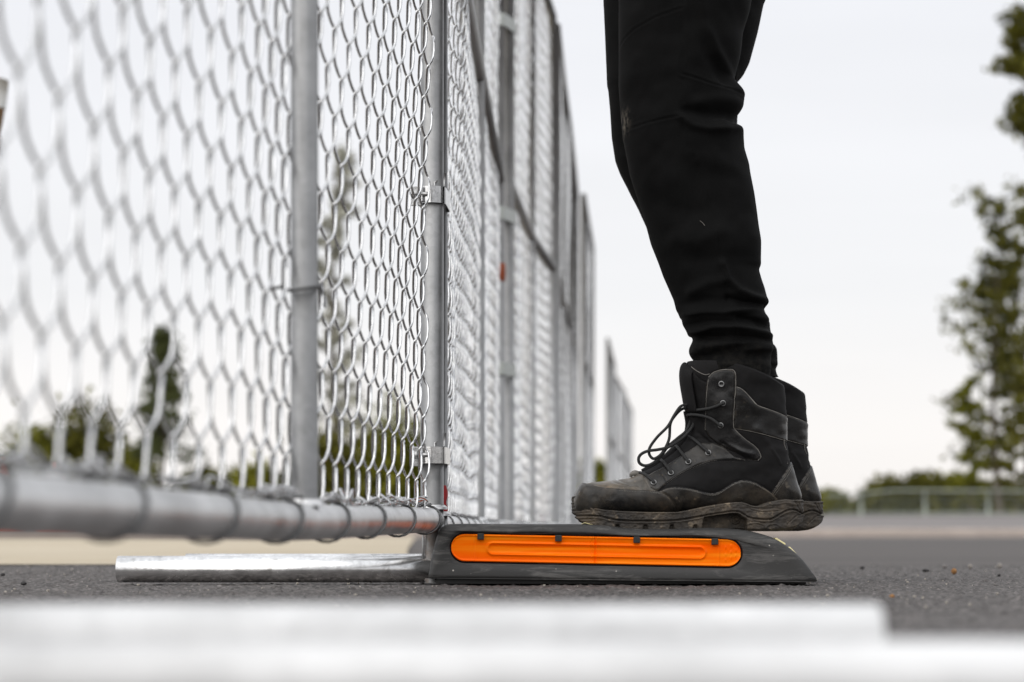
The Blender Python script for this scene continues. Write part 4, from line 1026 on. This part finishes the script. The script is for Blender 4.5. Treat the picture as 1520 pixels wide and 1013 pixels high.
for sgn in (-1, 1):
    for i in range(4):     # fingers, slightly curled
        y = (2.66 if sgn < 0 else 2.98)+(i-1.5)*.017
        mb = MB(); Lf = (.070, .078, .073, .058)[i]
        mb.tube(spline([(.15-person.location.x, y-person.location.y, 1.05), (.125-person.location.x, y-person.location.y, 1.05-Lf*.4), (.12-person.location.x, y-person.location.y, 1.05-Lf)], 4), [.0085]*8+[.006], 8)
        mb.build('finger', M_skin, person)

# dry leaf scrap under the toe
mb = MB(); p = [W(863, 778.5, 2.72), W(868, 776.5, 2.70), W(875, 778.5, 2.69), W(886, 781, 2.71), W(874, 781, 2.75), W(866, 780, 2.76)]
mb.add([q for q in p]+[q+Vector((0, 0, .0008)) for q in p], [(0,1,2,3,4,5), (11,10,9,8,7,6)]+[(i, i+6, (i+1) % 6+6, (i+1) % 6) for i in range(6)])
tag(mb.build('dry_leaf', M_yel, None, False), 'pale yellow scrap of leaf pinched under the boot toe', 'leaf')

# ================================================================== background
def leaves(n, centers, spread, size, rng, flat=.8):
    """leaf-sized quads round clump centres; tone per face varies from clump to clump"""
    c = centers[rng.integers(0, len(centers), n)]; 
    p = c[:, :3]+rng.normal(0, 1, (n, 3))*c[:, 3:4]*spread*np.array([1, 1, flat])
    a_ = rng.normal(0, 1, (n, 3)); a_ /= np.linalg.norm(a_, axis=1)[:, None]; b_ = rng.normal(0, 1, (n, 3)); b_ = np.cross(a_, b_); b_ /= np.linalg.norm(b_, axis=1)[:, None]
    s = size*rng.uniform(.5, 1.3, n)[:, None]
    V = np.stack([p-a_*s, p+b_*s*.55, p+a_*s, p-b_*s*.55], 1).reshape(-1, 3)
    return V, np.arange(4*n).reshape(-1, 4), rng.uniform(0, 1, n)
def add_crown(name, V, Fc, tone, m, parent):
    o = mesh_obj(name, V, Fc, m, parent, smooth=False)
    at = o.data.attributes.new('tone', 'FLOAT', 'FACE'); at.data.foreach_set('value', tone.astype(np.float32)); return o
def tree_obj(name, px, D, base_py, top_py, label, cat, group, kind, seed, m, halfw_px=40, dens=1.0, prof=None, bare=.1):
    rng = np.random.default_rng(seed); k = D/F; x = (px-CX)*k; z0 = CAMZ+(HZ-base_py)*k; H = (base_py-top_py)*k; R_ = halfw_px*k
    root = thing(name, (x, D, z0), label, cat, group)
    mb = MB(); lean = rng.uniform(-.02, .02)
    axis = lambda t: np.array([lean*H*t+.012*H*math.sin(t*5+seed), .01*H*math.sin(t*4), H*t])
    rt = max(.04, H*.011)
    if kind != 'bush':
        mb.tube([axis(t) for t in np.linspace(0, .97, 14)], [rt*(1-.93*t) for t in np.linspace(0, .97, 14)], 8); mb.build('trunk', M_bark, root)
    cen = []; lb = MB(); nl = {'tall': 44, 'conifer': 46, 'bush': 26, 'sparse': 22}[kind]
    for i in range(nl):
        t = bare+(1-bare)*((i+.5)/nl); ang = rng.uniform(0, 2*PI)
        rad = R_*(prof(t) if prof else 1)*rng.uniform(.55, 1.1)
        b0 = axis(t); e_ = b0+np.array([math.cos(ang)*rad, math.sin(ang)*rad, rad*(.25 if kind != 'conifer' else -.18)*rng.uniform(.3, 1.4)])
        m1 = (b0+e_)/2+rng.normal(0, 1, 3)*rad*.07
        if kind != 'bush': lb.tube([b0, m1, e_], [rt*.3*(1-.7*t), rt*.2*(1-.7*t), rt*.06], 5)
        for q in np.linspace(.3, 1, 5):
            pp = b0+(e_-b0)*q; cen.append([*pp, R_*rng.uniform(.07, .16)])
    if kind == 'bush': cen = [[rng.uniform(-1, 1)*R_, rng.uniform(-1, 1)*R_*.6, H*rng.uniform(.05, .9), H*.13] for _ in range(90)]; cen = [c for c in cen if c[2] < H*.92*math.cos(min(1.5, abs(c[0])/R_*1.2))]
    elif len(lb.v): lb.build('limbs', M_bark, root)
    cen = np.array(cen); n = int({'tall': 5200, 'conifer': 4200, 'bush': 3600, 'sparse': 1500}[kind]*dens)
    V, Fc, tone = leaves(n, cen, 1.0, {'tall': .16, 'conifer': .11, 'bush': .16, 'sparse': .12}[kind]*D/75, rng)
    cn = rng.uniform(-.3, .3, 400); tone = np.clip(tone*.7+.15+cn[(V[::4, 0]*2.2/(k*30)).astype(int) % 400]*.8, 0, 1)
    add_crown('crown', V, Fc, tone, m, root); return root
GT, GB, GL = 'trees at the right edge', 'bushes behind the railing', 'trees seen through the fence mesh'
tree_obj('poplar_tree', 1484, 74, 768, 300, 'leafy tree with a thin straight trunk at right, tallest one left of the frame edge', 'tree', GT, 'tall', 3, M_leaf, 72, .52, lambda t: .50+.6*math.sin(PI*min(1, t*.9+.10))-.15*math.cos(t*9), .14)
tree_obj('poplar_tree', 1538, 78, 768, 30, 'taller tree cut by the right edge, only its outer twigs in view', 'tree', GT, 'tall', 12, M_leaf, 56, .8, lambda t: .55+.45*math.sin(PI*(t-.7)/.3), .72)
tree_obj('poplar_tree', 1526, 82, 768, 288, 'dense dark tree behind the thin trunked one, filling the right edge', 'tree', GT, 'tall', 15, M_leaf, 62, .6, lambda t: .5+.55*math.sin(PI*min(1, t*.9+.1)), .35)
tree_obj('young_tree', 1440, 66, 766, 560, 'small yellow-green sapling left of the thin trunked tree', 'tree', GT, 'sparse', 7, M_leaf2, 30, 1.3, lambda t: .5+.5*math.sin(PI*t), .1)
tree_obj('young_tree', 1508, 66, 766, 590, 'low sapling at the right edge below the tall crown', 'tree', GT, 'sparse', 8, M_leaf, 26, 1.4, lambda t: .5+.5*math.sin(PI*t), .1)
for i, (px, hw_, tp, D, lab) in enumerate(((1228, 34, 728, 92, 'low green bush just right of the boot heels'), (1322, 42, 712, 90, 'rounded bush where the railing begins'), (1372, 40, 704, 88, 'dark bush behind the middle railing post'),
       (1424, 38, 705, 92, 'bush behind the railing under the sapling'), (1470, 42, 712, 90, 'bush at the foot of the thin trunked tree'), (1522, 44, 722, 92, 'bush at the right edge behind the railing'), (884, 14, 690, 92, 'bit of green bush between the fence and the lone post'), (1300, 22, 735, 96, 'small low bush left of the rounded one'))):
    tree_obj('bush', px, D, 768, tp, lab, 'bush', GB, 'bush', 20+i, M_leaf2 if i % 3 == 0 else M_leaf, hw_, 1.1)
tree_obj('conifer_tree', 238, 40, 764, 492, 'dark blurred conifer seen through the near mesh', 'tree', GL, 'conifer', 31, M_conif, 56, 1.3, lambda t: 1.15*(1-t)**.8+.12, .32)
tree_obj('thin_tree', 503, 48, 768, 225, 'grey-green tree paled for haze behind the sharp panel, right of the near post', 'tree', GL, 'tall', 34, M_birch, 44, .55, lambda t: .35+.75*math.sin(PI*min(1, t*.8+.15)), .10)
for i, (px, hw_, tp, lab) in enumerate(((52, 40, 628, 'leftmost blurred bush above the bottom rail'), (128, 52, 606, 'rounded blurred bush left of the conifer'), (190, 30, 660, 'low bush at the foot of the conifer'), (300, 46, 700, 'low bush right of the conifer'), (378, 44, 690, 'low bush left of the near middle post'), (492, 40, 640, 'bush behind the sharp mesh next to the near post'), (585, 46, 600, 'green bush behind the mesh left of the sharp post'))):
    tree_obj('bush', px, 44, 768, tp, lab, 'bush', 'bushes seen through the mesh', 'bush', 50+i, M_leaf if i % 2 else M_leaf2, hw_, 1.2)

# railing on the raised ground
rl = thing('railing', (gx(1260, 60), 60, .57), 'pale low mesh railing along the raised ground at right', 'railing')
k6 = 60/F; zb = .57
def rpart(name, pts, r, n=10): 
    mb = MB(); mb.tube([(p[0]-rl.location.x, p[1]-60, p[2]-zb) for p in pts], r, n); return mb.build(name, M_fence2, rl)
for px in (1278, 1373, 1467, 1561): x = gx(px, 60); rpart('post', [(x, 60, zb-.05), (x, 60, zb+.74)], .04)
rpart('top_rail', [(gx(1225, 60), 60, zb+.60), (gx(1278, 60), 60, zb+.66), (gx(1330, 60), 60, zb+.76), (gx(1467, 60), 60, zb+.74), (gx(1600, 60), 60, zb+.72)], .028)
rpart('bottom_rail', [(gx(1225, 60), 60, zb+.05), (gx(1600, 60), 60, zb+.05)], .03)
mb = MB()
for i in range(70):
    x = gx(1228, 60)-rl.location.x+i*.11
    for s in (-1, 1): mb.tube([(x, 0, .05), (x+s*.30, 0, .35), (x, 0, .62)], .004, 3, False)
mb.build('wire_infill', M_fence2, rl)

# traffic cones far behind the near rail, leaning post at the left edge
def cone(px, D, top_py, label):
    x = gx(px, D); zt = CAMZ+(HZ-top_py)*D/F; root = thing('traffic_cone', (x, D, .13), label, 'traffic cone', 'traffic cones behind the fence'); root.scale = ((zt-.13)/.70,)*3
    def frus(name, z0, z1, r0, r1, m): mb = MB(); mb.tube([(0, 0, z0), (0, 0, z1)], [r0, r1], 24); mb.build(name, m, root)
    mb = MB(); mb.box((0, 0, .015), (.36, .36, .03)); mb.build('base', M_cone, root, False)
    R_ = lambda z: .14-.115*(z/.70)
    frus('cone_body', .03, .70, R_(.03), R_(.70), M_cone)
    frus('reflective_collar', .40, .52, R_(.40)+.003, R_(.52)+.003, M_conew)
cone(84, 33, 690, 'orange traffic cone tip showing above the rail left of the conifer')
cone(3, 33, 684, 'pinkish orange traffic cone tip at the left edge above the rail')
lp = thing('leaning_post', (-1.62, 6.0, 0), 'weathered wooden post leaning in at the left edge, with a grey top', 'post')
a_ = W(-60, 900, 6.0); b_ = W(-10, 160, 6.0); c_ = W(-5, 118, 6.0)
mb = MB(); d0 = Vector((-1.62, 6, 0)); mb.tube([Vector((a_.x, 6, 0))-d0, Vector((-1.66, 6, .7))-d0, b_-d0], .034, 16); mb.build('post_shaft', M_wood, lp)
mb = MB(); mb.tube([b_-d0, c_-d0], .037, 16); mb.build('post_cap', M_cap, lp)
